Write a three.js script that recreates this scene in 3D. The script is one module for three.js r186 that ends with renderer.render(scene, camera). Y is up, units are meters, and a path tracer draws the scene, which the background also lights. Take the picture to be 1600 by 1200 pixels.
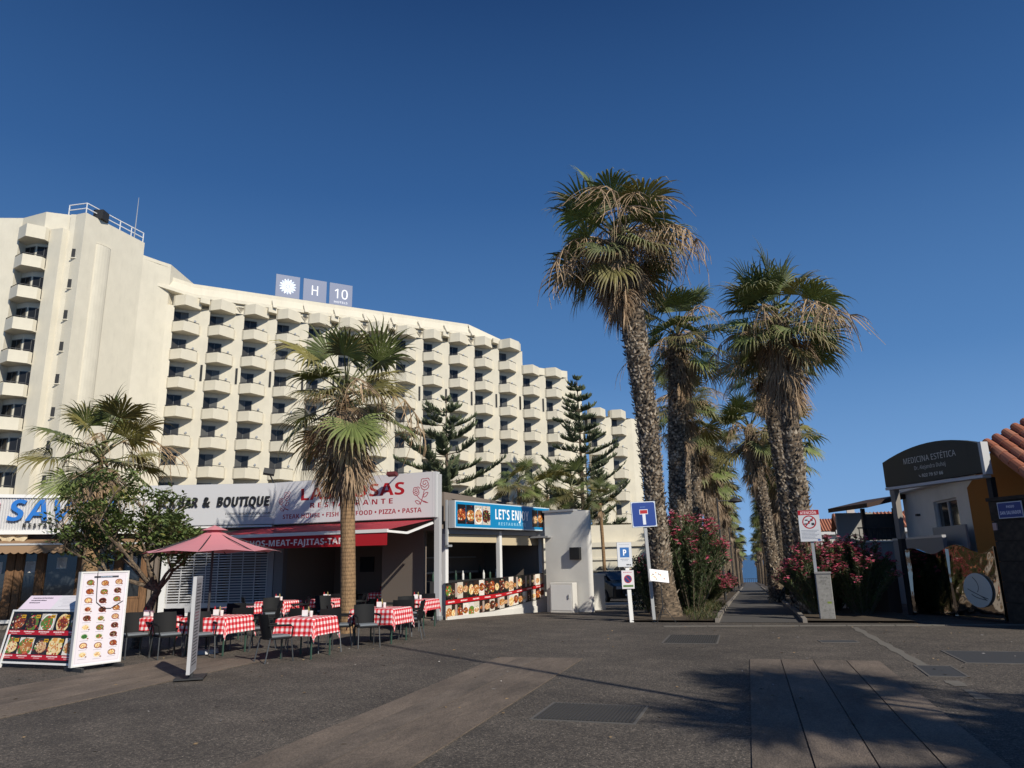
import * as THREE from 'three';
import { mergeGeometries } from 'three/addons/utils/BufferGeometryUtils.js';
import { RoundedBoxGeometry } from 'three/addons/geometries/RoundedBoxGeometry.js';
import { FontLoader } from 'three/addons/loaders/FontLoader.js';
import { TextGeometry } from 'three/addons/geometries/TextGeometry.js';

// ---------------------------------------------------------------- camera, sky, sun, exposure
const scene = new THREE.Scene();
const camera = new THREE.PerspectiveCamera(55.93, 4 / 3, 0.1, 12000);
{
  const th = 13.64 * Math.PI / 180, ro = 1.3 * Math.PI / 180;
  const R0 = new THREE.Vector3(1, 0, 0), U0 = new THREE.Vector3(0, Math.cos(th), Math.sin(th)), F = new THREE.Vector3(0, Math.sin(th), -Math.cos(th));
  const R = R0.clone().multiplyScalar(Math.cos(ro)).addScaledVector(U0, -Math.sin(ro));
  const U = U0.clone().multiplyScalar(Math.cos(ro)).addScaledVector(R0, Math.sin(ro));
  camera.position.set(0, 1.6, 0);
  camera.quaternion.setFromRotationMatrix(new THREE.Matrix4().makeBasis(R, U, F.clone().negate()));
}
const renderer = new THREE.WebGLRenderer({ antialias: true });
renderer.toneMapping = THREE.LinearToneMapping;
renderer.toneMappingExposure = 1.0;
renderer.shadowMap.enabled = true;
const SUN = new THREE.Vector3(0.495, 0.555, 0.668).normalize();
const sun = new THREE.DirectionalLight(new THREE.Color(1, 0.94, 0.82), 4.5);
sun.position.copy(SUN).multiplyScalar(120); sun.castShadow = true;
Object.assign(sun.shadow.camera, { left: -90, right: 90, top: 90, bottom: -90, near: 1, far: 400 });
sun.shadow.mapSize.set(4096, 4096);
scene.add(sun, sun.target);
{ // clear deep blue sky, paler towards the horizon and slightly paler round the sun
  const W = 512, H = 256, d = new Float32Array(W * H * 4);
  const st = [[0, 0.235, 0.42, 0.71], [6, 0.17, 0.345, 0.645], [14, 0.088, 0.222, 0.485], [28, 0.036, 0.115, 0.306], [42, 0.016, 0.057, 0.175], [65, 0.011, 0.040, 0.128], [90, 0.009, 0.035, 0.116]];
  for (let j = 0; j < H; j++) for (let i = 0; i < W; i++) {
    const el = ((j + 0.5) / H - 0.5) * 180, az = ((i + 0.5) / W - 0.5) * 2 * Math.PI, e = Math.max(0, el);
    let k = 0; while (k < st.length - 2 && st[k + 1][0] < e) k++;
    const t = Math.min(1, (e - st[k][0]) / (st[k + 1][0] - st[k][0]));
    const er = el * Math.PI / 180, dir = new THREE.Vector3(Math.cos(az) * Math.cos(er), Math.sin(er), Math.sin(az) * Math.cos(er));
    const c = Math.max(0, dir.dot(SUN)), halo = 1 + 0.5 * Math.pow(c, 6);
    for (let q = 0; q < 3; q++) d[(j * W + i) * 4 + q] = (st[k][q + 1] * (1 - t) + st[k + 1][q + 1] * t) * halo;
    d[(j * W + i) * 4 + 3] = 1;
  }
  const t = new THREE.DataTexture(d, W, H, THREE.RGBAFormat, THREE.FloatType);
  t.mapping = THREE.EquirectangularReflectionMapping; t.magFilter = THREE.LinearFilter; t.needsUpdate = true;
  scene.background = t; scene.environment = t;
}

// ---------------------------------------------------------------- helpers
const V = (x, y, z) => new THREE.Vector3(x, y, z);
function rng(seed) { let a = seed >>> 0; return () => { a = (a + 0x6D2B79F5) | 0; let t = Math.imul(a ^ (a >>> 15), 1 | a); t = (t + Math.imul(t ^ (t >>> 7), 61 | t)) ^ t; return ((t ^ (t >>> 14)) >>> 0) / 4294967296; }; }
const C = (r, g, b) => new THREE.Color().setRGB(r, g, b);
const names = {};
function numbered(n) { n = n.replace(/_\d{3}$/, ''); const k = names[n] = (names[n] ?? -1) + 1; return k ? `${n}_${String(k).padStart(3, '0')}` : n; }
function shade(o) { o.traverse(m => { if (m.isMesh) { m.castShadow = true; m.receiveShadow = true; } }); return o; }
function tag(o, label, category, group, kind) { if (label) o.userData.label = label; if (category) o.userData.category = category; if (group) o.userData.group = group; if (kind) o.userData.kind = kind; return o; }
function thing(name, label, category, [x, y, z] = [0, 0, 0], ry = 0, group) { const g = new THREE.Group(); g.name = numbered(name); g.position.set(x, y, z); g.rotation.y = ry; tag(g, label, category, group); scene.add(g); return g; }
function part(parent, name, geo, mat, x = 0, y = 0, z = 0, ry = 0) { const m = new THREE.Mesh(geo, mat); m.name = parent === scene ? numbered(name) : name; m.position.set(x, y, z); m.rotation.y = ry; m.castShadow = m.receiveShadow = true; parent.add(m); return m; }
function copyThing(o, label, [x, y, z], ry = 0) { const c = o.clone(); c.name = numbered(o.name); c.userData = { ...o.userData, label }; c.position.set(x, y, z); c.rotation.y = ry; scene.add(c); return c; }
function frame(name, label, cat, p, q, y = 0) { return thing(name, label, cat, [p[0], y, p[1]], Math.atan2(-(q[1] - p[1]), q[0] - p[0])); }   // local x runs p -> q, local z out to the street
const gy = (x, z) => { const d = Math.max(0, -z - 19); return -0.032 * (d < 4 ? d * d / 8 : d - 2); };

class MB { // collects faces into one geometry; uv in metres from the face's main axis
  constructor() { this.p = []; this.c = []; this.col = null; }
  tri(a, b, c) { for (const v of [a, b, c]) { this.p.push(v.x, v.y, v.z); if (this.col) this.c.push(...this.col); } return this; }
  quad(a, b, c, d) { return this.tri(a, b, c).tri(a, c, d); }
  box(cx, cy, cz, w, h, d, ry = 0, rx = 0, rz = 0) {
    const e = new THREE.Euler(rx, ry, rz), v = []; for (let i = 0; i < 8; i++) v.push(V((i & 1 ? .5 : -.5) * w, (i & 2 ? .5 : -.5) * h, (i & 4 ? .5 : -.5) * d).applyEuler(e).add(V(cx, cy, cz)));
    for (const [a, b, c, f] of [[4, 5, 7, 6], [1, 0, 2, 3], [5, 1, 3, 7], [0, 4, 6, 2], [6, 7, 3, 2], [0, 1, 5, 4]]) this.quad(v[a], v[b], v[c], v[f]);
    return this;
  }
  bb(x0, x1, y0, y1, z0, z1) { return this.box((x0 + x1) / 2, (y0 + y1) / 2, (z0 + z1) / 2, x1 - x0, y1 - y0, z1 - z0); }
  beam(a, b, w, h) { const d = b.clone().sub(a), L = d.length(); d.normalize(); const s = V(0, 1, 0).cross(d); if (s.lengthSq() < 1e-6) s.set(1, 0, 0); s.normalize(); const u = d.clone().cross(s);
    const P = (o, i, j) => o.clone().addScaledVector(s, i * w / 2).addScaledVector(u, j * h / 2), A = [P(a, -1, -1), P(a, 1, -1), P(a, 1, 1), P(a, -1, 1)], B = [P(b, -1, -1), P(b, 1, -1), P(b, 1, 1), P(b, -1, 1)];
    for (let i = 0; i < 4; i++) { const j = (i + 1) % 4; this.quad(A[i], A[j], B[j], B[i]); } return this.quad(A[3], A[2], A[1], A[0]).quad(B[0], B[1], B[2], B[3]); }
  tube(pts, rad, n = 6, cap = true) {
    const rings = pts.map((p, i) => { const d = pts[Math.min(i + 1, pts.length - 1)].clone().sub(pts[Math.max(i - 1, 0)]).normalize(); const s = Math.abs(d.y) > 0.95 ? V(1, 0, 0) : V(0, 1, 0).cross(d).normalize(); const u = d.clone().cross(s).normalize(); s.copy(u).cross(d).normalize();
      const r = Array.isArray(rad) ? rad[i] : rad; return Array.from({ length: n }, (_, k) => { const a = k / n * 2 * Math.PI; return p.clone().addScaledVector(s, Math.cos(a) * r).addScaledVector(u, Math.sin(a) * r); }); });
    for (let i = 0; i + 1 < rings.length; i++) for (let k = 0; k < n; k++) { const l = (k + 1) % n; this.quad(rings[i][k], rings[i][l], rings[i + 1][l], rings[i + 1][k]); }
    if (cap) for (const r of [rings[0].slice().reverse(), rings.at(-1)]) for (let k = 1; k + 1 < n; k++) this.tri(r[0], r[k], r[k + 1]);
    return this;
  }
  prism(poly, y0, y1) { // poly: [x, z] counter-clockwise seen from below is fine, both sides are drawn
    const n = poly.length, f = THREE.ShapeUtils.triangulateShape(poly.map(p => new THREE.Vector2(p[0], p[1])), []);
    for (const [a, b, c] of f) { const P = (i, y) => V(poly[i][0], y, poly[i][1]); this.tri(P(a, y1), P(c, y1), P(b, y1)).tri(P(a, y0), P(b, y0), P(c, y0)); }
    for (let i = 0; i < n; i++) { const j = (i + 1) % n; this.quad(V(poly[i][0], y0, poly[i][1]), V(poly[j][0], y0, poly[j][1]), V(poly[j][0], y1, poly[j][1]), V(poly[i][0], y1, poly[i][1])); }
    return this;
  }
  cap(poly, y) { for (const [a, b, c] of THREE.ShapeUtils.triangulateShape(poly.map(p => new THREE.Vector2(p[0], p[1])), [])) { const P = i => V(poly[i][0], y, poly[i][1]); this.tri(P(a), P(c), P(b)); } return this; }
  ribbon(pts, y0, y1) { for (let i = 0; i + 1 < pts.length; i++) { const [a, b] = [pts[i], pts[i + 1]]; this.quad(V(a[0], y0, a[1]), V(b[0], y0, b[1]), V(b[0], y1, b[1]), V(a[0], y1, a[1])); } return this; }
  build(creased = false) {
    const g = new THREE.BufferGeometry(), p = new Float32Array(this.p); g.setAttribute('position', new THREE.BufferAttribute(p, 3)); g.computeVertexNormals();
    const uv = new Float32Array(p.length / 3 * 2), n = g.attributes.normal.array;
    for (let i = 0; i < p.length / 3; i++) { const x = p[i * 3], y = p[i * 3 + 1], z = p[i * 3 + 2], ax = Math.abs(n[i * 3]), ay = Math.abs(n[i * 3 + 1]), az = Math.abs(n[i * 3 + 2]);
      if (ay > ax && ay > az) { uv[i * 2] = x; uv[i * 2 + 1] = z; } else if (ax > az) { uv[i * 2] = z; uv[i * 2 + 1] = y; } else { uv[i * 2] = x; uv[i * 2 + 1] = y; } }
    g.setAttribute('uv', new THREE.BufferAttribute(uv, 2));
    if (this.c.length) g.setAttribute('color', new THREE.BufferAttribute(new Float32Array(this.c), 3));
    return g;
  }
}
const mb = () => new MB();
// periodic value noise
function lattice(n, seed) { const r = rng(seed), a = new Float32Array(n * n); for (let i = 0; i < n * n; i++) a[i] = r(); return (u, v) => { u = ((u % 1) + 1) % 1 * n; v = ((v % 1) + 1) % 1 * n; const i = Math.floor(u), j = Math.floor(v), f = u - i, g = v - j, s = f * f * (3 - 2 * f), t = g * g * (3 - 2 * g), I = (i + 1) % n, J = (j + 1) % n; return (a[j % n * n + i % n] * (1 - s) + a[j % n * n + I] * s) * (1 - t) + (a[J * n + i % n] * (1 - s) + a[J * n + I] * s) * t; }; }
function fbm(n, seed, oct = 4) { const L = []; for (let o = 0; o < oct; o++) L.push(lattice(n << o, seed + o * 17)); return (u, v) => { let s = 0, w = 0.5, t = 0; for (const l of L) { s += l(u, v) * w; t += w; w *= 0.55; } return s / t; }; }
function dataTex(size, metres, fn, srgb = true) { const d = new Uint8Array(size * size * 4); for (let j = 0; j < size; j++) for (let i = 0; i < size; i++) { const c = fn(i / size, j / size, i, j), o = (j * size + i) * 4; for (let q = 0; q < 3; q++) d[o + q] = Math.max(0, Math.min(255, (Array.isArray(c) ? c[q] : c) * 255)); d[o + 3] = 255; }
  const t = new THREE.DataTexture(d, size, size); t.wrapS = t.wrapT = THREE.RepeatWrapping; t.magFilter = THREE.LinearFilter; t.minFilter = THREE.LinearMipmapLinearFilter; t.generateMipmaps = true; if (srgb) t.colorSpace = THREE.SRGBColorSpace; t.repeat.set(1 / metres, 1 / metres); t.needsUpdate = true; return t; }
function canvasTex(w, h, draw) { const c = document.createElement('canvas'); c.width = w; c.height = h; const x = c.getContext('2d'); draw(x, w, h); const t = new THREE.CanvasTexture(c); t.colorSpace = THREE.SRGBColorSpace; t.anisotropy = 8; return t; }
const std = (color, roughness = 0.8, extra = {}) => new THREE.MeshStandardMaterial({ color, roughness, ...extra });
const printMat = (t, rough = 0.6) => new THREE.MeshStandardMaterial({ map: t, roughness: rough });
function fitText(x, s, cx, y, maxw, font, size) { x.font = `${font.replace('$', size)}`; x.textAlign = 'center'; x.textBaseline = 'middle'; const w = x.measureText(s).width; x.save(); x.translate(cx, y); x.scale(maxw / w, 1); x.fillText(s, 0, 0); x.restore(); }

const nA = fbm(8, 11, 5), nB = fbm(4, 71, 5), nC = fbm(16, 5, 4);
// ---------------------------------------------------------------- materials
const T = {};
{
  const fine = lattice(512, 3), fine2 = lattice(256, 4), mid = lattice(200, 14), pat = fbm(4, 41, 4);
  const grain = new Float32Array(1024 * 1024); for (let j = 0; j < 1024; j++) for (let i = 0; i < 1024; i++) { const u = i / 1024, v = j / 1024; const a = fine(u, v), b = fine2(u, v), c = nA(u, v), m = mid(u, v); grain[j * 1024 + i] = Math.max(0, (a > 0.80 ? 0.62 + 0.5 * b : 0.02 + 0.42 * b) + 0.55 * (m > .72 ? m - .6 : m < .25 ? m - .35 : 0) + 0.35 * (c - 0.5) + .25 * (pat(u, v) - .5)); }
  T.asphalt = dataTex(1024, 4, (u, v, i, j) => { const g = grain[j * 1024 + i]; return [0.205 + 0.385 * g, 0.190 + 0.365 * g, 0.176 + 0.335 * g]; });
  T.asphaltBump = dataTex(1024, 4, (u, v, i, j) => grain[j * 1024 + i], false);
  const st = lattice(8, 9), st2 = fbm(4, 33, 5);
  T.paver = dataTex(512, 2, (u, v) => { const streak = nC(u, v * 2 % 1) * 0.5 + nA(u * 2 % 1, v * 3 % 1) * 0.5, b = st2(u, v), gr = fine2(u, v), k = 0.385 + 0.12 * (streak - 0.5) + 0.20 * (b - 0.5) + 0.13 * (gr - 0.5) + (fine(u, v) > .9 ? .07 : 0); return [k * 1.08, k * 0.98, k * 0.89]; });
  T.paverBump = dataTex(512, 2, (u, v) => nC(u, v * 2 % 1) * 0.4 + fine2(u, v) * 0.6, false);
  T.stucco = dataTex(512, 7, (u, v) => { const sk = nC(u * 2 % 1, v * 0.25), k = 0.93 - 0.035 * Math.max(0, sk - .58) / .42 + 0.05 * (nB(u, v) - 0.5) + 0.05 * (nA(u * 2, v) - 0.5) + 0.02 * (fine2(u, v) - 0.5); return [k, k * 0.995, k * 0.985]; });
  T.whitewall = dataTex(512, 3, (u, v) => { const s = nB(u * 3 % 1, v * 0.5), k = 0.92 + 0.1 * (nB(u, v) - 0.5) - 0.10 * Math.max(0, s - 0.6); return [k, k * 0.99, k * 0.97]; });
  T.bark = dataTex(512, 1, (u, v) => { const k = 0.42 + 0.5 * (nC(u, v * 2 % 1) - 0.5) + 0.3 * (nA(u * 4 % 1, v) - 0.5); return [k * 1.05, k * 0.93, k * 0.80]; });
  T.rings = dataTex(512, 0.8, (u, v) => { const w = v + 0.018 * (nB(u, v) - 0.5), r = Math.pow(0.5 + 0.5 * Math.sin(w * 2 * Math.PI * 9), 3), k = 0.60 - 0.10 * r + 0.26 * (nC(u * 2 % 1, v) - 0.5) + 0.12 * (nA(u, v) - 0.5); return [k * 1.07, k * 0.93, k * 0.78]; });
  T.timber = dataTex(256, 1, (u, v) => { const k = 0.5 + 0.28 * (nC(u * 3 % 1, v * 0.25) - 0.5) + 0.1 * (nA(u, v) - 0.5); return [k * 1.1, k * 0.88, k * 0.66]; });
  T.gingham = dataTex(64, 0.10, (u, v) => { const a = (u < 0.5) + (v < 0.5); return a === 2 ? [0.78, 0.06, 0.10] : a === 1 ? [0.90, 0.42, 0.45] : [0.95, 0.93, 0.92]; });
  T.stone = dataTex(256, 1, (u, v) => { const k = 0.32 + 0.25 * (nA(u, v) - 0.5) + 0.2 * (nC(u, v) - 0.5); return [k * 1.05, k * 0.98, k * 0.9]; });
  T.water = dataTex(512, 60, (u, v) => 0.5 + 0.5 * (nC(u, v) - 0.5) + 0.5 * (nA(u * 2 % 1, v * 4 % 1) - 0.5), false);
}
const M = {
  asphalt: new THREE.MeshStandardMaterial({ map: T.asphalt, bumpMap: T.asphaltBump, bumpScale: 0.006, roughness: 0.92, vertexColors: true }),
  paver: new THREE.MeshStandardMaterial({ map: T.paver, bumpMap: T.paverBump, bumpScale: 0.004, roughness: 0.85, color: C(0.95, 0.9, 0.84) }),
  paver2: new THREE.MeshStandardMaterial({ map: T.paver, bumpMap: T.paverBump, bumpScale: 0.004, roughness: 0.85, color: C(0.84, 0.81, 0.77) }),
  hotel: new THREE.MeshStandardMaterial({ map: T.stucco, color: C(0.79, 0.735, 0.605), roughness: 0.9 }),
  white: new THREE.MeshStandardMaterial({ map: T.whitewall, color: C(0.80, 0.79, 0.77), roughness: 0.85 }),
  whitePaint: std(C(0.78, 0.77, 0.75), 0.55), greyPaint: std(C(0.30, 0.30, 0.31), 0.6), palegrey: std(C(0.5, 0.5, 0.51), 0.6),
  dark: std(C(0.02, 0.02, 0.021), 0.7), black: std(C(0.012, 0.012, 0.013), 0.55), room: std(C(0.21, 0.17, 0.14), 0.9), roomfloor: std(C(0.2, 0.175, 0.15), 0.8),
  glass: new THREE.MeshPhysicalMaterial({ color: C(0.03, 0.035, 0.04), roughness: 0.08, metalness: 0, clearcoat: 0.3 }),
  curtain: std(C(0.22, 0.22, 0.21), 0.9),
  metal: new THREE.MeshStandardMaterial({ color: C(0.42, 0.43, 0.44), roughness: 0.45, metalness: 0.7 }), galv: std(C(0.40, 0.41, 0.42), 0.5, { metalness: 0.3 }),
  iron: std(C(0.05, 0.05, 0.052), 0.6, { metalness: 0.4 }), castiron: std(C(0.045, 0.043, 0.042), 0.7),
  timber: new THREE.MeshStandardMaterial({ map: T.timber, color: C(0.62, 0.5, 0.38), roughness: 0.75 }),
  bark: new THREE.MeshStandardMaterial({ map: T.bark, color: C(0.8, 0.76, 0.7), roughness: 0.95, bumpMap: T.bark, bumpScale: 0.02 }),
  shard: new THREE.MeshStandardMaterial({ vertexColors: true, roughness: 0.95, side: THREE.DoubleSide }),
  rings: new THREE.MeshStandardMaterial({ map: T.rings, color: C(0.78, 0.66, 0.5), roughness: 0.95, bumpMap: T.rings, bumpScale: 0.012 }),
  leaf: new THREE.MeshPhysicalMaterial({ vertexColors: true, roughness: 0.6, side: THREE.DoubleSide, transmission: 0.3, thickness: 0 }),
  dryleaf: new THREE.MeshStandardMaterial({ vertexColors: true, roughness: 0.9, side: THREE.DoubleSide }),
  petal: new THREE.MeshPhysicalMaterial({ vertexColors: true, roughness: 0.8, side: THREE.DoubleSide, transmission: 0.3, thickness: 0 }),
  tan: std(C(0.42, 0.29, 0.17), 0.9), tanMaroon: std(C(0.42, 0.012, 0.02), 0.75),
  gingham: new THREE.MeshStandardMaterial({ map: T.gingham, roughness: 0.85, side: THREE.DoubleSide }), linen: std(C(0.75, 0.75, 0.75), 0.85, { side: THREE.DoubleSide }),
  umbrella: new THREE.MeshPhysicalMaterial({ color: C(0.68, 0.24, 0.27), roughness: 0.85, side: THREE.DoubleSide, transmission: 0.15, thickness: 0 }),
  awning: new THREE.MeshStandardMaterial({ color: C(0.40, 0.03, 0.045), roughness: 0.8, side: THREE.DoubleSide }), awningBrown: std(C(0.30, 0.19, 0.11), 0.85, { side: THREE.DoubleSide }), awningCream: std(C(0.55, 0.45, 0.30), 0.85, { side: THREE.DoubleSide }),
  chair: new THREE.MeshPhysicalMaterial({ color: C(0.012, 0.0125, 0.014), roughness: 0.7, specularIntensity: 0.4 }), chairLeg: std(C(0.11, 0.115, 0.12), 0.4, { metalness: 0.6 }), cushion: std(C(0.17, 0.19, 0.21), 0.8), greenmetal: std(C(0.03, 0.07, 0.05), 0.5),
  orange: new THREE.MeshStandardMaterial({ map: T.stucco, color: C(0.42, 0.17, 0.03), roughness: 0.9 }), tile: [std(C(0.38, 0.13, 0.07), 0.85), std(C(0.33, 0.12, 0.075), 0.85), std(C(0.42, 0.17, 0.10), 0.85)],
  stone: new THREE.MeshStandardMaterial({ map: T.stone, color: C(0.34, 0.29, 0.25), roughness: 0.8 }), soil: new THREE.MeshStandardMaterial({ map: T.paver, color: C(0.42, 0.36, 0.27), roughness: 1 }),
  mirror: new THREE.MeshStandardMaterial({ color: C(0.62, 0.56, 0.50), roughness: 0.07, metalness: 1 }),
};
const fontBold = await new FontLoader().loadAsync('fonts/droid/droid_sans_bold.typeface.json');
function letters(s, size, depth, skew = 0) { const g = new TextGeometry(s, { font: fontBold, size, depth, curveSegments: 4, bevelEnabled: false }); if (skew) g.applyMatrix4(new THREE.Matrix4().makeShear(0, 0, skew, 0, 0, 0)); return g; }
// ---------------------------------------------------------------- ground, sea
const PD = [0.297, -0.955];                                         // direction of the avenue
{
  const xs = [], zs = [];
  for (let x = -160; x < -20; x += 10) xs.push(x); for (let x = -20; x < 22; x += 0.5) xs.push(x); for (let x = 22; x <= 160; x += 10) xs.push(x);
  for (let z = 40; z > 2; z -= 4) zs.push(z); for (let z = 2; z > -30; z -= 0.5) zs.push(z); for (let z = -30; z >= -216; z -= 6) zs.push(z);
  const pos = [], uv = [], col = [], idx = [];
  for (const z of zs) for (const x of xs) { const n = nB(x / 23, z / 23) - 0.5, m = nA(x / 9 + 0.3, z / 9) - 0.5, k = 1 + 0.35 * n + 0.30 * m; pos.push(x, gy(x, z), z); uv.push(x, z); col.push(k * 0.98, k * 0.93, k * 0.89); }
  for (let j = 0; j + 1 < zs.length; j++) for (let i = 0; i + 1 < xs.length; i++) { const a = j * xs.length + i, b = a + 1, c = a + xs.length, d = c + 1; idx.push(a, b, c, b, d, c); }
  const g = new THREE.BufferGeometry(); g.setAttribute('position', new THREE.Float32BufferAttribute(pos, 3)); g.setAttribute('uv', new THREE.Float32BufferAttribute(uv, 2)); g.setAttribute('color', new THREE.Float32BufferAttribute(col, 3)); g.setIndex(idx); g.computeVertexNormals();
  tag(part(scene, 'ground', g, M.asphalt), 'dark speckled asphalt of the street', 'ground', null, 'structure');
  const s = new THREE.PlaneGeometry(12000, 9000, 1, 1).rotateX(-Math.PI / 2); const suv = s.attributes.uv; for (let i = 0; i < suv.count; i++) suv.setXY(i, suv.getX(i) * 12000, suv.getY(i) * 9000);
  const sea = part(scene, 'sea', s, new THREE.MeshStandardMaterial({ color: C(0.012, 0.05, 0.11), roughness: 0.28, bumpMap: T.water, bumpScale: 0.5 }), 0, -10.5, -4600); tag(sea, 'deep blue sea at the end of the avenue', 'sea', null, 'structure');
}
// a band of paving strips lying 4 mm above the asphalt, the joints left open to it
function slab(w, l, m, parent, x, z, ry, name = 'strip', y = 0.004) { const g = mb().box(0, 0, 0, w, 0.012, l).build(); return part(parent, name, g, m, x, y, z, ry); }
function band(name, label, [x0, z0], n, w, len, mats, gap = 0.014) { // (x0, z0): far left corner; strips run towards the camera
  const g = thing(name, label, 'paving', [x0, 0, z0], Math.atan2(-PD[0], -PD[1])); g.userData.kind = 'structure'; delete g.userData.category;
  const r = rng(x0 * 100 + 7);
  for (let i = 0; i < n; i++) { const m = mats[i % mats.length], geo = mb().box(0, 0, 0, w - gap, 0.016, len - 0.02).build(); const uv = geo.attributes.uv, ox = r() * 3, oy = r() * 3; for (let k = 0; k < uv.count; k++) uv.setXY(k, uv.getY(k) * 0.5 + ox, uv.getX(k) + oy); part(g, 'paving_strip', geo, m, (i + 0.5) * w, 0.002 + (i % 2) * 0.0015, len / 2); }
  return g;
}
band('paving_band', 'brown paved band of four strips right of centre', [3.62, -12.05], 4, 0.465, 16, [M.paver2, M.paver]);
band('paving_band', 'brown paved band crossing the asphalt left of centre', [-0.32, -12.95], 4, 0.36, 16, [M.paver, M.paver2, M.paver], 0.006);
band('paving_band', 'brown paved band under the menu boards and front tables', [-6.25, -13.9], 5, 0.40, 14, [M.paver, M.paver], 0.004);
// service covers
function cover(name, label, [x, z], w, d, ry, kind) {
  const t = thing(name, label, 'cover', [x, 0, z], ry);
  part(t, 'frame', mb().bb(-w / 2 - .03, w / 2 + .03, -.02, .009, -d / 2 - .03, -d / 2).bb(-w / 2 - .03, w / 2 + .03, -.02, .009, d / 2, d / 2 + .03).bb(-w / 2 - .03, -w / 2, -.02, .009, -d / 2, d / 2).bb(w / 2, w / 2 + .03, -.02, .009, -d / 2, d / 2).build(), std(C(0.12, 0.11, 0.10), 0.8));
  part(t, 'plate', mb().bb(-w / 2 + .004, w / 2 - .004, -.02, .006, -d / 2 + .004, d / 2 - .004).build(), kind === 'flat' ? std(C(0.05, 0.05, 0.052), 0.75) : M.castiron);
  if (kind !== 'flat') { const nx = kind === 'grate' ? Math.round(w / 0.045) : Math.round(w / 0.04); for (let i = 0; i < nx; i++) part(t, 'rib', mb().box(0, 0, 0, 0.018, 0.010, d - 0.03).build(), std(C(0.05, 0.047, 0.045), 0.7), -w / 2 + (i + .5) * w / nx, 0.0105, 0);
    if (kind === 'grate') for (let i = 0; i < 9; i++) part(t, 'crossbar', mb().box(0, 0, 0, w - .02, 0.012, 0.018).build(), std(C(0.05, 0.047, 0.045), 0.7), 0, 0.0115, -d / 2 + (i + .5) * d / 9); }
}
cover('drain_grate', 'iron drain grate in the asphalt before the avenue', [3.42, -15.0], 0.97, 1.45, -0.3, 'grate');
cover('manhole_cover', 'ribbed iron service cover in the foreground asphalt', [0.76, -8.28], 1.03, 0.86, -0.32, 'rib');
cover('manhole_cover', 'large dark smooth cover at the right edge', [7.25, -11.65], 1.15, 1.38, -0.3, 'flat');
cover('manhole_cover', 'small dark patch cover right of the paved band', [5.72, -10.48], 0.42, 0.95, -0.32, 'flat');
cover('manhole_cover', 'thin dark cover beyond the right paved band', [5.9, -14.1], 0.6, 0.3, -0.2, 'flat');
{ // flush kerb line where the avenue begins, pale worn seam, path surface, planting beds
  const k = thing('kerb_line', 'pale flush kerb across the mouth of the avenue', null, [3.4, 0, -17.75], Math.atan2(-1.6, 7.2) + 0.02); k.userData.kind = 'structure';
  for (let i = 0; i < 8; i++) part(k, 'kerb_stone', mb().box(0, 0, 0, 0.985, 0.03, 0.12).build(), std(C(0.16, 0.145, 0.125), 0.9), 0.5 + i, 0.004, 0);
  const s = thing('worn_seam', 'pale worn concrete seam in the right asphalt', null, [7.33, 0, -16.6], Math.atan2(-PD[0], -PD[1]) + 0.03); s.userData.kind = 'structure';
  const r = rng(5), pts = []; for (let i = 0; i <= 40; i++) pts.push(i * 0.21); const b = mb(); for (let i = 0; i < 40; i++) { const w0 = .02 + .11 * nC(i / 31, .2), w1 = .02 + .11 * nC((i + 1) / 31, .2); if (r() < .08) continue; b.quad(V(-w0 + .02 * r(), .005, pts[i]), V(-w1, .005, pts[i + 1]), V(w1, .005, pts[i + 1]), V(w0, .005, pts[i])); }
  part(s, 'concrete', b.build(), std(C(0.15, 0.135, 0.115), 0.95));
  const path = mb(), bedL = mb(), bedR = mb(), kerbs = mb(); const at = (d, o, y = 0) => { const x = 5.82 + PD[0] * d - PD[1] * o, z = -18.2 + PD[1] * d + PD[0] * o; return V(x, gy(x, z) + y, z); };
  for (let d = 0; d < 186; d += 3) { path.quad(at(d, -.95, .008), at(d, .95, .008), at(d + 3, .95, .008), at(d + 3, -.95, .008)); bedL.quad(at(d, -3.3, .05), at(d, -1.06, .05), at(d + 3, -1.06, .05), at(d + 3, -3.3, .05)); bedR.quad(at(d, 1.06, .05), at(d, 3.4, .05), at(d + 3, 3.4, .05), at(d + 3, 1.06, .05)); }
  tag(part(scene, 'path', path.build(), std(C(0.085, 0.078, 0.072), 0.9)), 'paved walk of the palm avenue', null, null, 'structure');
  tag(part(scene, 'planting_bed', bedL.build(), M.soil), 'bare soil bed left of the avenue walk', null, null, 'structure'); tag(part(scene, 'planting_bed', bedR.build(), M.soil), 'bare soil bed right of the avenue walk', null, null, 'structure');
  const kb = thing('path_kerb', 'low pale kerb stones edging the avenue walk', null); kb.userData.kind = 'structure';
  for (let d = 0; d < 70; d += 1) for (const o of [-1, 1]) { const a = at(d, o, .03), b2 = at(d + .97, o, .03); part(kb, 'kerb_stone', mb().beam(a, b2, .1, .12).build(), std(C(0.24, 0.21, 0.18), 0.9)); }
}
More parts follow.
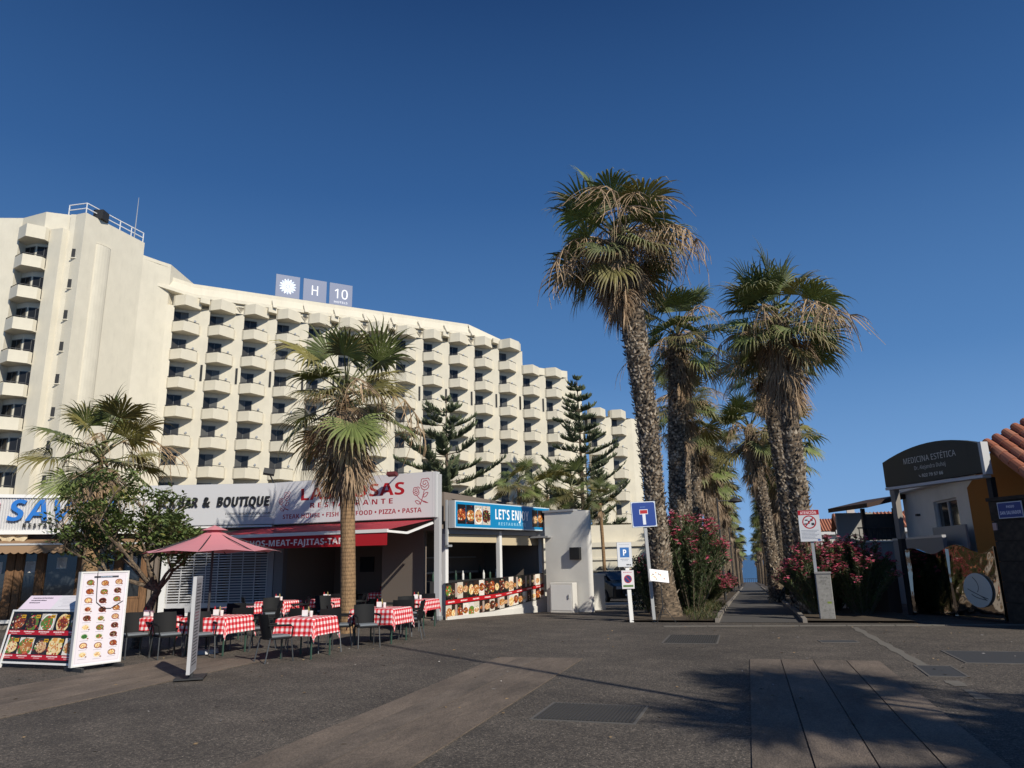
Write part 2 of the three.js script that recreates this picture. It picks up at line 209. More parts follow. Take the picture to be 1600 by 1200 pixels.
// ---------------------------------------------------------------- hotel
const BAY = 3.37, FL = 2.9;
const prow = (o = 0) => [[-0.14 + o, -.05], [0.0 + o, 0.22], [0.9, 1.05 - o], [2.42 - o, 0.05], [2.58 - o, -0.28]];
function balconyGeo(pts, h, slabT, inner) { // parapet of thickness 0.14 along pts, floor slab below
  const b = mb(); b.prism([...pts, ...inner], 0, slabT);
  for (let i = 0; i + 1 < pts.length; i++) { const a = pts[i], c = pts[i + 1], dx = c[0] - a[0], dz = c[1] - a[1], L = Math.hypot(dx, dz), nx = dz / L, nz = -dx / L; const q = [[a[0], a[1]], [c[0], c[1]], [c[0] + nx * .14, c[1] + nz * .14], [a[0] + nx * .14, a[1] + nz * .14]]; b.prism(q, slabT, h); }
  return b.build();
}
const railGeo = pts => { const b = mb(); for (let i = 0; i + 1 < pts.length; i++) b.beam(V(pts[i][0], 0.14, pts[i][1] - .07), V(pts[i + 1][0], 0.14, pts[i + 1][1] - .07), 0.05, 0.05); for (const p of pts) b.box(p[0], 0.06, p[1] - .07, 0.03, 0.14, 0.03); return b.build(); };
const HB = { bal: balconyGeo(prow(), 1.02, 0.16, [[1.4, -.72], [0.02, -.72]]), rail: railGeo(prow(0.03).slice(0, 4)), canopy: mb().prism([...prow(), [1.4, -.74], [0.01, -.74]], 0, 1.1).build(),
  frame: mb().bb(0, 1.4, 0, 0.05, -.03, .03).bb(0, 1.4, 2.2, 2.26, -.03, .03).bb(0, .05, .05, 2.2, -.03, .03).bb(1.35, 1.4, .05, 2.2, -.03, .03).bb(.68, .73, .05, 2.2, -.03, .03).build(), pane: mb().bb(0.05, 0.68, .05, 2.2, -.01, .01).build(), pane2: mb().bb(0.73, 1.35, .05, 2.2, -.01, .01).build(), curtain: mb().build.call((() => { const b = mb(); for (let i = 0; i < 7; i++) { const x = .06 + i * .09; b.quad(V(x, .05, -.05 - .03 * (i % 2)), V(x + .09, .05, -.05 - .03 * ((i + 1) % 2)), V(x + .09, 2.2, -.05 - .03 * ((i + 1) % 2)), V(x, 2.2, -.05 - .03 * (i % 2))); } return b; })()),
  lamp: new THREE.CylinderGeometry(0.11, 0.11, 0.1, 10).rotateX(Math.PI / 2), slot: mb().bb(-.11, .11, 0, 1.7, -.02, .02).build() };
const paneMats = [[.018, .018, .019], [.018, .018, .019], [.05, .048, .045], [.10, .098, .09]].map(c => new THREE.MeshPhysicalMaterial({ color: C(...c), roughness: 0.12, specularIntensity: .6 })); const glassPane = paneMats[0];
function bay(H, s, y, r, opt = {}) { // one balcony with its window behind; y: top of the parapet
  const b = part(H, 'balcony', HB.bal, M.hotel, s, y - 1.12, 0); part(b, 'railing', HB.rail, M.iron, 0, 1.02, 0);
  const w = part(H, 'window', HB.frame, std0, s, y - .96, -.70); part(w, 'pane', HB.pane, paneMats[Math.floor(r() * 4)]); part(w, 'pane', HB.pane2, paneMats[Math.floor(r() * 4)]);
  const l = part(H, 'wall_lamp', HB.lamp, M.galv, s + 2.05, y + 0.42, -0.44); l.rotation.y = -0.355;
}
const std0 = std(C(0.10, 0.10, 0.095), 0.5);
const sawtooth = (i0, i1) => { const p = []; for (let i = i0; i < i1; i++) { const s = i * BAY; p.push([s, 0], [s, -.75], [s + 1.4, -.75]); } p.push([i1 * BAY, 0]); return p; };
{
  const r = rng(99), hp = [-34, 0, -69.2], hr = Math.atan2(0.484, 0.875);
  const H = thing('hotel_building', 'long cream hotel with rows of pointed balconies behind the shops', 'hotel', hp, hr);
  const w = mb(); w.ribbon([[-1.6, -1], [-1.6, 0], ...sawtooth(0, 12)], -4, 27.4); w.quad(V(-1.6, 27.4, 0), V(12 * BAY, 27.4, 0), V(12 * BAY, 27.4, -14), V(-1.6, 27.4, -14)); w.quad(V(12 * BAY, -4, 0), V(12 * BAY, -4, -14), V(12 * BAY, 27.4, -14), V(12 * BAY, 27.4, 0)); w.quad(V(-1.6, -4, -14), V(12 * BAY, -4, -14), V(12 * BAY, 27.4, -14), V(-1.6, 27.4, -14));
  part(H, 'wall', w.build(), M.hotel);
  for (let i = 0; i < 12; i++) { for (let f = 0; f < 8; f++) bay(H, i * BAY, 25.7 - f * FL, r); part(H, 'canopy', HB.canopy, M.hotel, i * BAY, 27.3, 0); part(H, 'slot_window', HB.slot, M.dark, i * BAY + 2.98, 25.7 - 2 * FL - .1, -.135, -.36);
    if (i < 11) { if (i % 2) { // small triangular vent between canopies
        const v = part(H, 'vent_frame', mb().tube([V(0, .75, 0), V(.75, .75, 0), V(.38, .2, 0), V(0, .75, 0)], .06, 4, false).build(), M.hotel, i * BAY + 2.55, 27.35, .06); part(v, 'vent_opening', mb().tri(V(.02, .73, 0), V(.73, .73, 0), V(.38, .24, 0)).build(), std(C(.25, .22, .17), .9), 0, 0, -.04); part(H, 'parapet', mb().bb(2.4, 3.27, 0, .95, -.6, -.02).build(), M.hotel, i * BAY, 27.4, -.005);
      } else part(H, 'parapet_beam', mb().prism([[2.3, .6], [3.25, .25], [3.25, -.4], [2.3, -.4]], 0, .55).build(), M.hotel, i * BAY, 27.9, 0);
      if (i > 1 && i < 10) part(H, 'roof_fin', mb().quad(V(0, 0, .7), V(0, 1.2, -.3), V(.4, 1.2, -.3), V(.4, 0, .7)).quad(V(0, 0, -.6), V(0, 1.2, -.3), V(.4, 1.2, -.3), V(.4, 0, -.6)).tri(V(0, 0, .7), V(0, 0, -.6), V(0, 1.2, -.3)).tri(V(.4, 0, .7), V(.4, 1.2, -.3), V(.4, 0, -.6)).quad(V(0, 0, .7), V(.4, 0, .7), V(.4, 0, -.6), V(0, 0, -.6)).build(), M.hotel, i * BAY + 2.75, 28.42, 0); } }
  // sloping roof fascia, bent forward at the tower end
  const prof = [[-0.9, 27.4], [-0.9, 28.35], [0.25, 28.45], [0.25, 28.75], [-0.15, 28.95], [-0.75, 29.85], [-0.75, 30.25], [-4, 30.25], [-4, 27.4]], sec = (s, off, dy = 0) => prof.map(p => V(s, p[1] + dy, p[0] + off));
  const fb = mb(), secs = [sec(-2.4, .3, .7), sec(1.6, 0), sec(33.2, 0)]; for (let i = 1; i + 1 < prof.length; i++) fb.tri(secs[0][0], secs[0][i], secs[0][i + 1]); for (let k = 0; k + 1 < secs.length; k++) for (let i = 0; i < prof.length; i++) { const j = (i + 1) % prof.length; fb.quad(secs[k][i], secs[k + 1][i], secs[k + 1][j], secs[k][j]); }
  const e0 = secs[2], e1 = V(37.5, 28.45, .2), e2 = V(37.5, 28.45, -4); fb.quad(e0[6], e0[7], e2, e1).quad(e0[6], e1, e1.clone().setY(28.2), e0[2]).quad(e0[2], e1.clone().setY(28.2), e1, e0[6]);
  part(H, 'roof_fascia', fb.build(), M.hotel);
  part(H, 'end_canopy', mb().prism([[0, 0.1], [.9, 1.35], [2.6, .5], [3.4, -.4], [3.4, -2], [0, -2]], 0, 1.15).build(), M.hotel, 11 * BAY, 27.32, 0);
  // lower steps of the hotel to the right
  const w2 = mb(); w2.ribbon(sawtooth(12, 14), -4, 24.7); w2.quad(V(12 * BAY, 24.7, 0), V(14 * BAY, 24.7, 0), V(14 * BAY, 24.7, -12), V(12 * BAY, 24.7, -12)).quad(V(14 * BAY, -4, 0), V(14 * BAY, -4, -12), V(14 * BAY, 24.7, -12), V(14 * BAY, 24.7, 0));
  part(H, 'wall', w2.build(), M.hotel);
  for (let i = 12; i < 14; i++) { for (let f = 1; f < 8; f++) bay(H, i * BAY, 25.7 - f * FL, r); part(H, 'canopy', HB.canopy, M.hotel, i * BAY, 24.42, 0); part(H, 'parapet', mb().bb(2.3, 3.37, 0, .9, -.9, -.003).build(), M.hotel, i * BAY, 24.6, 0); part(H, 'slot_window', HB.slot, M.dark, i * BAY - .39, 25.7 - 2 * FL - .1, -.135, -.36); }
  shade(H);
  const Wg = thing('hotel_wing', 'far lower wing of the cream hotel beside the first palm', 'hotel', hp, hr);
  const w3 = mb(); w3.bb(46.5, 51.2, -4, 24.4, -12, -2.8); part(Wg, 'stair_block', w3.build(), M.hotel);
  const w4 = mb(); w4.ribbon([...sawtooth(15, 17), [58.6, 0], [58.6, -10]], -4, 19.9); w4.quad(V(50.5, 19.9, 0), V(58.6, 19.9, 0), V(58.6, 19.9, -10), V(50.5, 19.9, -10)); w4.quad(V(47.2, -4, -1.4), V(50.56, -4, -1.4), V(50.56, 19.4, -1.4), V(47.2, 19.4, -1.4)); part(Wg, 'wall', w4.build(), M.hotel);
  for (let i = 15; i < 17; i++) { for (let f = 0; f < 6; f++) bay(Wg, i * BAY, 18.6 - f * FL, r); part(Wg, 'canopy', HB.canopy, M.hotel, i * BAY, 20.25 - .55, 0); }
  shade(Wg);
  // tower
  const Tn = thing('hotel_tower', 'tall cream tower of the hotel at the left edge', 'hotel tower');
  const right = [[-34.6, -68.9], [-35.3, -67.9], [-36.2, -66.4], [-38.2, -59.8]], front = [[-38.2, -59.8], [-39.3, -60.15], [-39.75, -60.1], [-39.95, -59.55], [-41.2, -59.75]], rec = [[-41.2, -59.75], [-41.22, -60.45], [-42.45, -60.05], [-43.68, -60.4], [-43.75, -59.55]], left = [[-43.75, -59.55], [-46.2, -59.2], [-46.3, -60.6], [-56, -62]];
  const tw = mb(); tw.ribbon(right.slice(0, 3), -4, 31.7).ribbon(right.slice(2), -4, 33).ribbon(front.slice(0, 3), -4, 33).ribbon(front.slice(2), -4, 31.4).ribbon(rec, -4, 31).ribbon(left, -4, 32.3).ribbon([[-56, -62], [-56, -75], [-34.6, -75], [-34.6, -68.9]], -4, 31.7);
  tw.cap([[-36.2, -66.4], [-38.2, -59.8], [-39.3, -60.15], [-39.75, -60.1], [-41.6, -66]], 32.98).ribbon([[-36.2, -66.4], [-41.6, -66]], 31, 33).cap([[-36.2, -66.4], [-34.6, -68.9], [-34.6, -75], [-56, -75], [-56, -62], [-46.2, -60.6], [-39.8, -60.3]], 31.35).cap([[-39.75, -60.1], [-39.95, -59.55], [-41.2, -59.75], [-41.2, -61.5], [-39.75, -61.5]], 31.39).prism([[-39.8, -60.35], [-41.7, -59.62], [-44.5, -60.7], [-47.5, -60.5], [-48, -66], [-41.5, -66]], 31.2, 33.05);
  part(Tn, 'wall', tw.build(), M.hotel);
  const rd = Math.atan2(6.6, -2.0); // rounded pilaster on the blank wall
  { const c = mb(), cx = -37.55, cz = -61.95, n = [.957, .29], t = [.29, -.957], pts = []; for (let a = 0; a <= 8; a++) { const u = Math.cos(a / 8 * Math.PI) * .8, o = Math.sin(a / 8 * Math.PI) * .28; pts.push([cx - t[0] * u + n[0] * o, cz - t[1] * u + n[1] * o]); } c.ribbon(pts, -4, 30.6); c.prism(pts, 30.55, 30.6); part(Tn, 'rounded_pilaster', c.build(), M.hotel); }
  for (let f = 0; f < 9; f++) { const y = 28.6 - f * FL; const P = [[-43.72, -59.55], [-43.68, -59.25], [-42.45, -58.45], [-41.3, -59.3], [-41.25, -59.72]];
    const b = part(Tn, 'balcony', balconyGeo(P.slice(), 1.05, 0.16, [[-41.24, -60.4], [-42.45, -60.0], [-43.66, -60.35]]), M.hotel, 0, y - 1.12, 0); part(b, 'railing', railGeo(P), M.iron, 0, 1.05, 0);
    for (const [a, c] of [[[-43.6, -60.37], [-42.55, -60.07]], [[-42.35, -60.07], [-41.28, -60.42]]]) { const L = Math.hypot(c[0] - a[0], c[1] - a[1]), ry = Math.atan2(-(c[1] - a[1]), c[0] - a[0]); const wn = part(Tn, 'window', HB.frame, std0, a[0], y - .96, a[1] + .04, ry); wn.scale.x = L / 1.4; part(wn, 'pane', HB.pane, glassPane); part(wn, 'pane', HB.pane2, glassPane); }
    if (f < 8) { const sw = part(Tn, 'small_window', mb().bb(-.2, .2, 0, .85, -.03, .02).build(), M.dark, -38.95, y + .1, -60.0, .3); part(sw, 'sill', mb().bb(-.28, .28, -.07, 0, 0, .12).build(), M.hotel); } }
  part(Tn, 'canopy', mb().prism([[-43.72, -59.55], [-43.68, -59.25], [-42.45, -58.45], [-41.3, -59.3], [-41.25, -59.72], [-41.3, -61], [-43.7, -61]], 30.2, 31.4).build(), M.hotel);
  const rail = mb(), rp = [V(-40.1, 33, -60.3), V(-38.3, 33, -59.95), V(-37.2, 33, -63.6), V(-36.35, 33, -66.3)]; for (let i = 0; i + 1 < rp.length; i++) for (const h of [.5, 1.0]) rail.beam(rp[i].clone().setY(33 + h), rp[i + 1].clone().setY(33 + h), .07, .07);
  const posts = [0, .5, 1].flatMap(() => rp); for (const p of [...rp, V(-37.75, 33, -61.8), V(-36.8, 33, -64.9)]) rail.box(p.x, 33.5, p.z, .07, 1.05, .07); part(Tn, 'roof_railing', rail.build(), M.whitePaint);
  part(Tn, 'aerial', mb().tube([V(-36.65, 31.9, -65.2), V(-36.6, 37.3, -65.2)], [.07, .025], 5).build(), M.galv);
  part(Tn, 'roof_vent', mb().bb(-38.3, -37.4, 33, 33.9, -62, -61).build(), M.dark);
  shade(Tn);
  // three roof sign panels
  const sg = [[9.9, 12.5, (x, w, h) => { x.translate(w / 2, h / 2); for (let k = 0; k < 16; k++) { x.save(); x.rotate(k / 16 * 2 * Math.PI); x.fillStyle = k % 2 ? '#eef2fa' : '#c9d4e8'; x.beginPath(); x.ellipse(0, -w * .22, w * .045, w * .14, 0, 0, 7); x.fill(); x.restore(); } x.fillStyle = '#dfe7f5'; x.beginPath(); x.arc(0, 0, w * .07, 0, 7); x.fill(); }, 'flower logo'],
    [12.9, 15.5, (x, w, h) => { x.fillStyle = '#f4f5f8'; fitText(x, 'H', w / 2, h * .5, w * .38, '$px sans-serif', h * .62); }, 'letter H'],
    [15.85, 18.5, (x, w, h) => { x.fillStyle = '#f4f5f8'; fitText(x, '10', w / 2, h * .48, w * .66, '$px sans-serif', h * .62); fitText(x, 'HOTELS', w / 2, h * .87, w * .62, '$px sans-serif', h * .13); }, 'number 10']];
  for (const [s0, s1, draw, what] of sg) { const o = thing('roof_sign', `grey square roof sign with white ${what}`, 'sign', [-34 + .875 * s0 + .484 * -1.0, 30.2, -69.2 - .484 * s0 - .875 * 1.0], hr, 'square signs on the hotel roof'); const w = s1 - s0, h = 2.75;
    part(o, 'panel', mb().bb(0, w, .15, h, -.08, .0).build(), std(C(.17, .20, .27), .5)); part(o, 'face', new THREE.PlaneGeometry(w - .04, h - .19), printMat(canvasTex(256, 256, (x, W, Hh) => { x.fillStyle = '#6d7793'; x.fillRect(0, 0, W, Hh); draw(x, W, Hh); }), .5), w / 2, h / 2 + .075, .006);
    for (const q of [.25, w - .25]) part(o, 'strut', mb().beam(V(q, .1, -.1), V(q, .05, -1.2), .08, .08).bb(q - .04, q + .04, -.1, 1.6, -.16, -.085).build(), M.galv); }
}
// ---------------------------------------------------------------- printed pictures
const foodPal = [['#c8622a', '#e08a3c', '#7d2f18'], ['#b23a22', '#e0a050', '#f0d8a0'], ['#6a3020', '#9a5030', '#3c1a10'], ['#d8a860', '#f0dcb0', '#b06a30'], ['#c03028', '#e86048', '#5c8030'], ['#8a3a2a', '#c06a4a', '#d8b080']];
function dish(x, cx, cy, rx, ry, r, pal, plate) { // a plate of food, as printed on the boards
  x.save(); x.translate(cx, cy); if (plate) { x.fillStyle = plate; x.beginPath(); x.ellipse(0, 0, rx, ry, 0, 0, 7); x.fill(); x.strokeStyle = 'rgba(90,80,70,.35)'; x.lineWidth = rx * .05; x.stroke(); }
  x.beginPath(); x.ellipse(0, 0, rx * (plate ? .8 : 1), ry * (plate ? .78 : 1), 0, 0, 7); x.fillStyle = pal[2]; x.fill(); x.clip();
  for (let k = 0; k < 46; k++) { const a = r() * 7, d = Math.sqrt(r()); x.fillStyle = r() < .08 ? '#5f8a35' : r() < .1 ? '#f6ead0' : pal[Math.floor(r() * 3)]; x.beginPath(); x.ellipse(Math.cos(a) * d * rx, Math.sin(a) * d * ry, rx * (.06 + .13 * r()), ry * (.05 + .1 * r()), r() * 3, 0, 7); x.fill(); }
  x.restore();
}
function words(x, px, py, w, h, col, r) { x.fillStyle = col; let q = px; while (q < px + w) { const l = h * (.6 + r() * 1.6); x.fillRect(q, py + r() * h * .15, Math.min(l, px + w - q) - h * .2, h * .8); q += l; } }
function photoTile(x, px, py, w, h, r, dark) { x.save(); x.beginPath(); x.rect(px, py, w, h); x.clip(); x.fillStyle = dark ? ['#1a1310', '#2a1c14', '#120e0c'][Math.floor(r() * 3)] : ['#e8e0d4', '#cfc6b8', '#d8d0cc'][Math.floor(r() * 3)]; x.fillRect(px, py, w, h); dish(x, px + w * (.42 + .16 * r()), py + h * (.45 + .15 * r()), Math.min(w, h) * (.5 + .16 * r()), Math.min(w, h) * (.42 + .3 * r()), r, foodPal[Math.floor(r() * 6)], r() < .6 ? (dark ? '#2e2b2a' : '#f2eee6') : null); for (let k = 0; k < 5; k++) { x.fillStyle = r() < .5 ? '#4c7a2c' : '#b82c1c'; x.beginPath(); x.ellipse(px + r() * w, py + r() * h, w * .05, h * .03, r() * 3, 0, 7); x.fill(); } x.restore(); }
function rose(x, cx, cy, s) { x.save(); x.translate(cx, cy); x.scale(s, s); x.strokeStyle = '#a3283c'; x.lineWidth = .05; x.lineCap = 'round'; const sp = (ox, oy, q) => { x.beginPath(); for (let t = 0; t < 12; t += .2) { const rr = q * (.12 + .06 * t) * (1 + .12 * Math.sin(t * 5)); x.lineTo(ox + Math.cos(t) * rr, oy + Math.sin(t) * rr * .9); } x.stroke(); x.beginPath(); x.ellipse(ox, oy + q * .35, q * .62, q * .6, 0, 0, Math.PI); x.stroke(); }; sp(.25, -.5, .5); sp(-.42, .0, .36);
  x.beginPath(); x.moveTo(.2, 0); x.quadraticCurveTo(.1, .5, -.1, 1); x.moveTo(-.4, .3); x.quadraticCurveTo(-.2, .6, .03, .7); x.stroke(); for (const [a, b, c, d, e] of [[.1, .45, .5, .2, .45], [.05, .75, .45, .9, .75], [-.1, .9, -.5, .75, .95]]) { x.beginPath(); x.moveTo(a, b); x.quadraticCurveTo((a + c) / 2, d - .12, c, d); x.quadraticCurveTo((a + c) / 2, e + .15, a, b); x.stroke(); } x.restore(); }

// ---------------------------------------------------------------- shops
const Q0 = [-19, -20.0], Q1 = [-15.6, -21.6], Q2 = [-11.45, -23.45], Q3 = [-7.6, -23.5], Q4 = [-2.2, -21.4], Q5 = [1.0, -26.1];
{ // pavement slab the shops stand on, with a white painted edge
  const p = thing('shop_plinth', 'low raised floor with white edge under the left shops', null); p.userData.kind = 'structure';
  const f = [[-19.4, -19.3], [-15.8, -21.0], [-11.5, -22.9], [-7.5, -22.95], [-6.9, -22.75]], bk = [[-6.0, -29], [-24, -29]];
  part(p, 'floor', mb().prism([...f, ...bk], -.3, .2).build(), M.roomfloor);
  for (let i = 0; i + 1 < f.length; i++) part(p, 'painted_edge', mb().beam(V(f[i][0], .2, f[i][1] + .01), V(f[i + 1][0], .2, f[i + 1][1] + .01), .16, .09).build(), M.whitePaint);
}
{ // restaurant at far left: brown timber front, ribbed sign, small scalloped awnings
  const p = [-19, -19.98], q = Q2, L = Math.hypot(q[0] - p[0], q[1] - p[1]);
  const g = frame('timber_restaurant', 'brown timber fronted restaurant with ribbed white sign at left', 'restaurant', p, q, 0.2);
  part(g, 'room', mb().bb(0, L, -.2, 0, -6, -.2).bb(0, L, 2.5, 3.3, -6, -.3).bb(0, L, 0, 2.5, -6, -5.9).bb(0, .1, 0, 2.5, -5.9, -.2).bb(L - .1, L, 0, 2.5, -5.9, -.2).build(), M.room);
  part(g, 'header', mb().bb(0, L, 2.0, 2.42, -.3, .0).build(), std(C(.06, .05, .045), .7));
  const posts = [2.0, 3.35, 3.85, 4.55, 4.75, 5.3, 6.35, 7.35, 8.1]; for (const x of posts) part(g, 'post', mb().bb(-.09, .09, 0, 2.0, -.15, .05).build(), M.timber, x, 0, 0);
  for (let i = 0; i + 1 < posts.length; i++) { const a = posts[i] + .09, b = posts[i + 1] - .09; if (b - a < .3) continue; part(g, 'sill_panel', mb().bb(a, b, 0, i % 3 ? .5 : .42, -.08, -.02).build(), M.timber); const w = part(g, 'window', mb().bb(a, b, .5, .55, -.09, 0).bb(a, b, 1.94, 2.0, -.09, 0).bb(a, a + .04, .55, 1.94, -.09, 0).bb(b - .04, b, .55, 1.94, -.09, 0).build(), M.timber); part(w, 'pane', mb().bb(a, b, .55, 1.94, -.06, -.05).build(), M.glass);
    if (i > 0) part(w, 'notice', new THREE.PlaneGeometry(.26, .32), printMat(canvasTex(64, 80, (x, W, H) => { const r = rng(i + 40); x.fillStyle = '#c9c6c0'; x.fillRect(0, 0, W, H); for (let k = 0; k < 9; k++) words(x, 8, 8 + k * 7.5, 48 * (.5 + r() / 2), 3, '#57534f', r); })), (a + b) / 2, 1.5 + .1 * (i % 2), -.04); }
  for (const [a, b, m] of [[2.0, 3.7, M.awningBrown], [3.85, 5.95, M.awningBrown], [6.1, 8.1, M.awningBrown]]) { const w = mb(), y0 = 2.12, n = Math.round((b - a) / .19); w.quad(V(a, 2.32, .05), V(b, 2.32, .05), V(b, y0, .75), V(a, y0, .75)); for (let i = 0; i < n; i++) { const x0 = a + (b - a) * i / n, x1 = a + (b - a) * (i + 1) / n, N = 5; for (let k = 0; k < N; k++) { const u = x0 + (x1 - x0) * k / N, v = x0 + (x1 - x0) * (k + 1) / N, h = t => -.2 - .05 * Math.sin(Math.PI * t); w.quad(V(u, y0 + h(k / N), .76), V(v, y0 + h((k + 1) / N), .76), V(v, y0, .75), V(u, y0, .75)); } }
    const aw = part(g, 'awning', w.build(), m); part(aw, 'front_bar', mb().beam(V(a, y0 + .02, .75), V(b, y0 + .02, .75), .05, .05).build(), M.palegrey); }
  { const w = mb(), a = 3.9, b = 4.9; for (let k = 0; k < 24; k++) { const u = a + (b - a) * k / 24, v = a + (b - a) * (k + 1) / 24, h = x => 2.33 - .16 * Math.abs(Math.sin((x - a) * Math.PI * 3)); w.quad(V(u, h(u), .3 + .05 * Math.sin(u * 20)), V(v, h(v), .3 + .05 * Math.sin(v * 20)), V(v, 2.5, .2), V(u, 2.5, .2)); } part(g, 'swag', w.build(), M.awningCream); }
  const rib = mb(); for (let x = .9; x < L - .1; x += .07) rib.quad(V(x, 2.55, .3), V(x + .035, 2.55, .335), V(x + .035, 3.52, .335), V(x, 3.52, .3)).quad(V(x + .035, 2.55, .335), V(x + .07, 2.55, .3), V(x + .07, 3.52, .3), V(x + .035, 3.52, .335));
  rib.bb(.9, L - .1, 2.5, 3.5, .0, .28); const sg = part(g, 'sign_board', rib.build(), std(C(.62, .61, .61), .6)); part(sg, 'rim', mb().bb(.85, L - .05, 3.5, 3.6, .0, .37).bb(.85, L - .05, 2.44, 2.55, .0, .37).build(), M.whitePaint);
  const neon = part(sg, 'pink_letters', letters('THE', .2, .03), std(C(.62, .36, .40), .4), 3.66, 3.14, .36);
  let X = 4.3; for (const ch of 'SAVOY') { const gg = letters(ch, .62, .06, .16); gg.computeBoundingBox(); part(sg, 'blue_letter', gg, std(C(.012, .16, .55), .4), X, 2.83, .36); const gi = letters(ch, .62, .03, .16); X += gg.boundingBox.max.x - gg.boundingBox.min.x + .04; }
  part(sg, 'black_letters', letters('R E S T A U R A N T', .115, .05), M.black, 4.75, 2.64, .36);
}
{ // boutique
  const g = frame('boutique', 'closed boutique with white roller grille behind the pink umbrella', 'shop', Q2, Q3, 0.2), L = Math.hypot(Q3[0] - Q2[0], Q3[1] - Q2[1]);
  part(g, 'room', mb().bb(0, L, -.2, 0, -6, -.1).bb(0, L, 2.55, 3.1, -6, -.3).bb(0, L, 0, 2.6, -6, -5.9).bb(0, .1, 0, 2.6, -5.9, -.1).bb(L - .1, L, 0, 2.6, -5.9, -.1).build(), M.room);
  part(g, 'side_post', mb().bb(.28, .46, 0, 2.5, -.14, .02).build(), M.whitePaint); part(g, 'side_post', mb().bb(3.62, 3.8, 0, 2.5, -.14, .02).build(), M.greyPaint); part(g, 'shutter_box', mb().bb(.1, L - .05, 2.1, 2.6, -.3, .05).build(), M.awningCream);
  const gr = part(g, 'roller_grille', mb().bb(.46, 3.62, 0, .30, -.08, -.04).build(), M.palegrey);
  const sl = mb().box(0, 0, 0, 3.16, .035, .02).build(), vr = mb().box(0, 0, 0, .03, 1.8, .015).build(); for (let i = 0; i < 22; i++) part(gr, 'grille_bar', sl, M.palegrey, 2.04, .36 + i * .08, -.06); for (let i = 0; i < 9; i++) part(gr, 'grille_link', vr, M.palegrey, .5 + i * .385, 1.2, -.044);
  part(g, 'goods', mb().bb(.7, 1.4, 0, 1.5, -2.2, -1.6).bb(1.7, 2.6, 0, 1.1, -2.6, -1.9).bb(2.8, 3.4, 0, 1.7, -2.4, -1.8).build(), std(C(.12, .14, .2), .9));
  const t = canvasTex(2048, 640, (x, W, H) => { x.fillStyle = '#c9c9cb'; x.fillRect(0, 0, W, H); x.fillStyle = '#1b1b1c'; fitText(x, 'CLOTHES · BEACH ARTICLES · SHOES', W * .80, H * .74, W * .33, 'bold $px sans-serif', 46); x.fillRect(W * .64, H * .81, W * .33, 5); });
  const sg = part(g, 'sign_board', mb().bb(-.5, L + .0, 2.66, 3.95, .0, .28).build(), std(C(.5, .5, .51), .6)); part(sg, 'print', new THREE.PlaneGeometry(L + .5, 1.27), printMat(t), (L - .5) / 2, 3.305, .285);
  for (const [s, x0, x1] of [['SNACK BAR', -.35, 1.38], ['&', 1.55, 1.77], ['BOUTIQUE', 2.0, 3.66]]) { const gg = letters(s, .3, .05, .12); gg.computeBoundingBox(); const b = gg.boundingBox; gg.translate(-b.min.x, 0, 0).scale((x1 - x0) / (b.max.x - b.min.x), 1, 1); part(sg, 'black_letters', gg, M.black, x0, 3.24, .29); }
  part(g, 'light_tube', mb().bb(.6, L - .1, 2.58, 2.64, .1, .25).build(), M.whitePaint); part(g, 'conduit', mb().bb(.0, L, 2.50, 2.56, .02, .09).build(), M.iron);
  const fl = part(g, 'floodlight', mb().box(0, 0, 0, .34, .2, .12, .3, -.5).build(), M.iron, L - .25, 4.3, .35); part(fl, 'bracket', mb().beam(V(.02, -.08, -.02), V(.12, -.36, -.2), .03, .03).build(), M.iron);
}
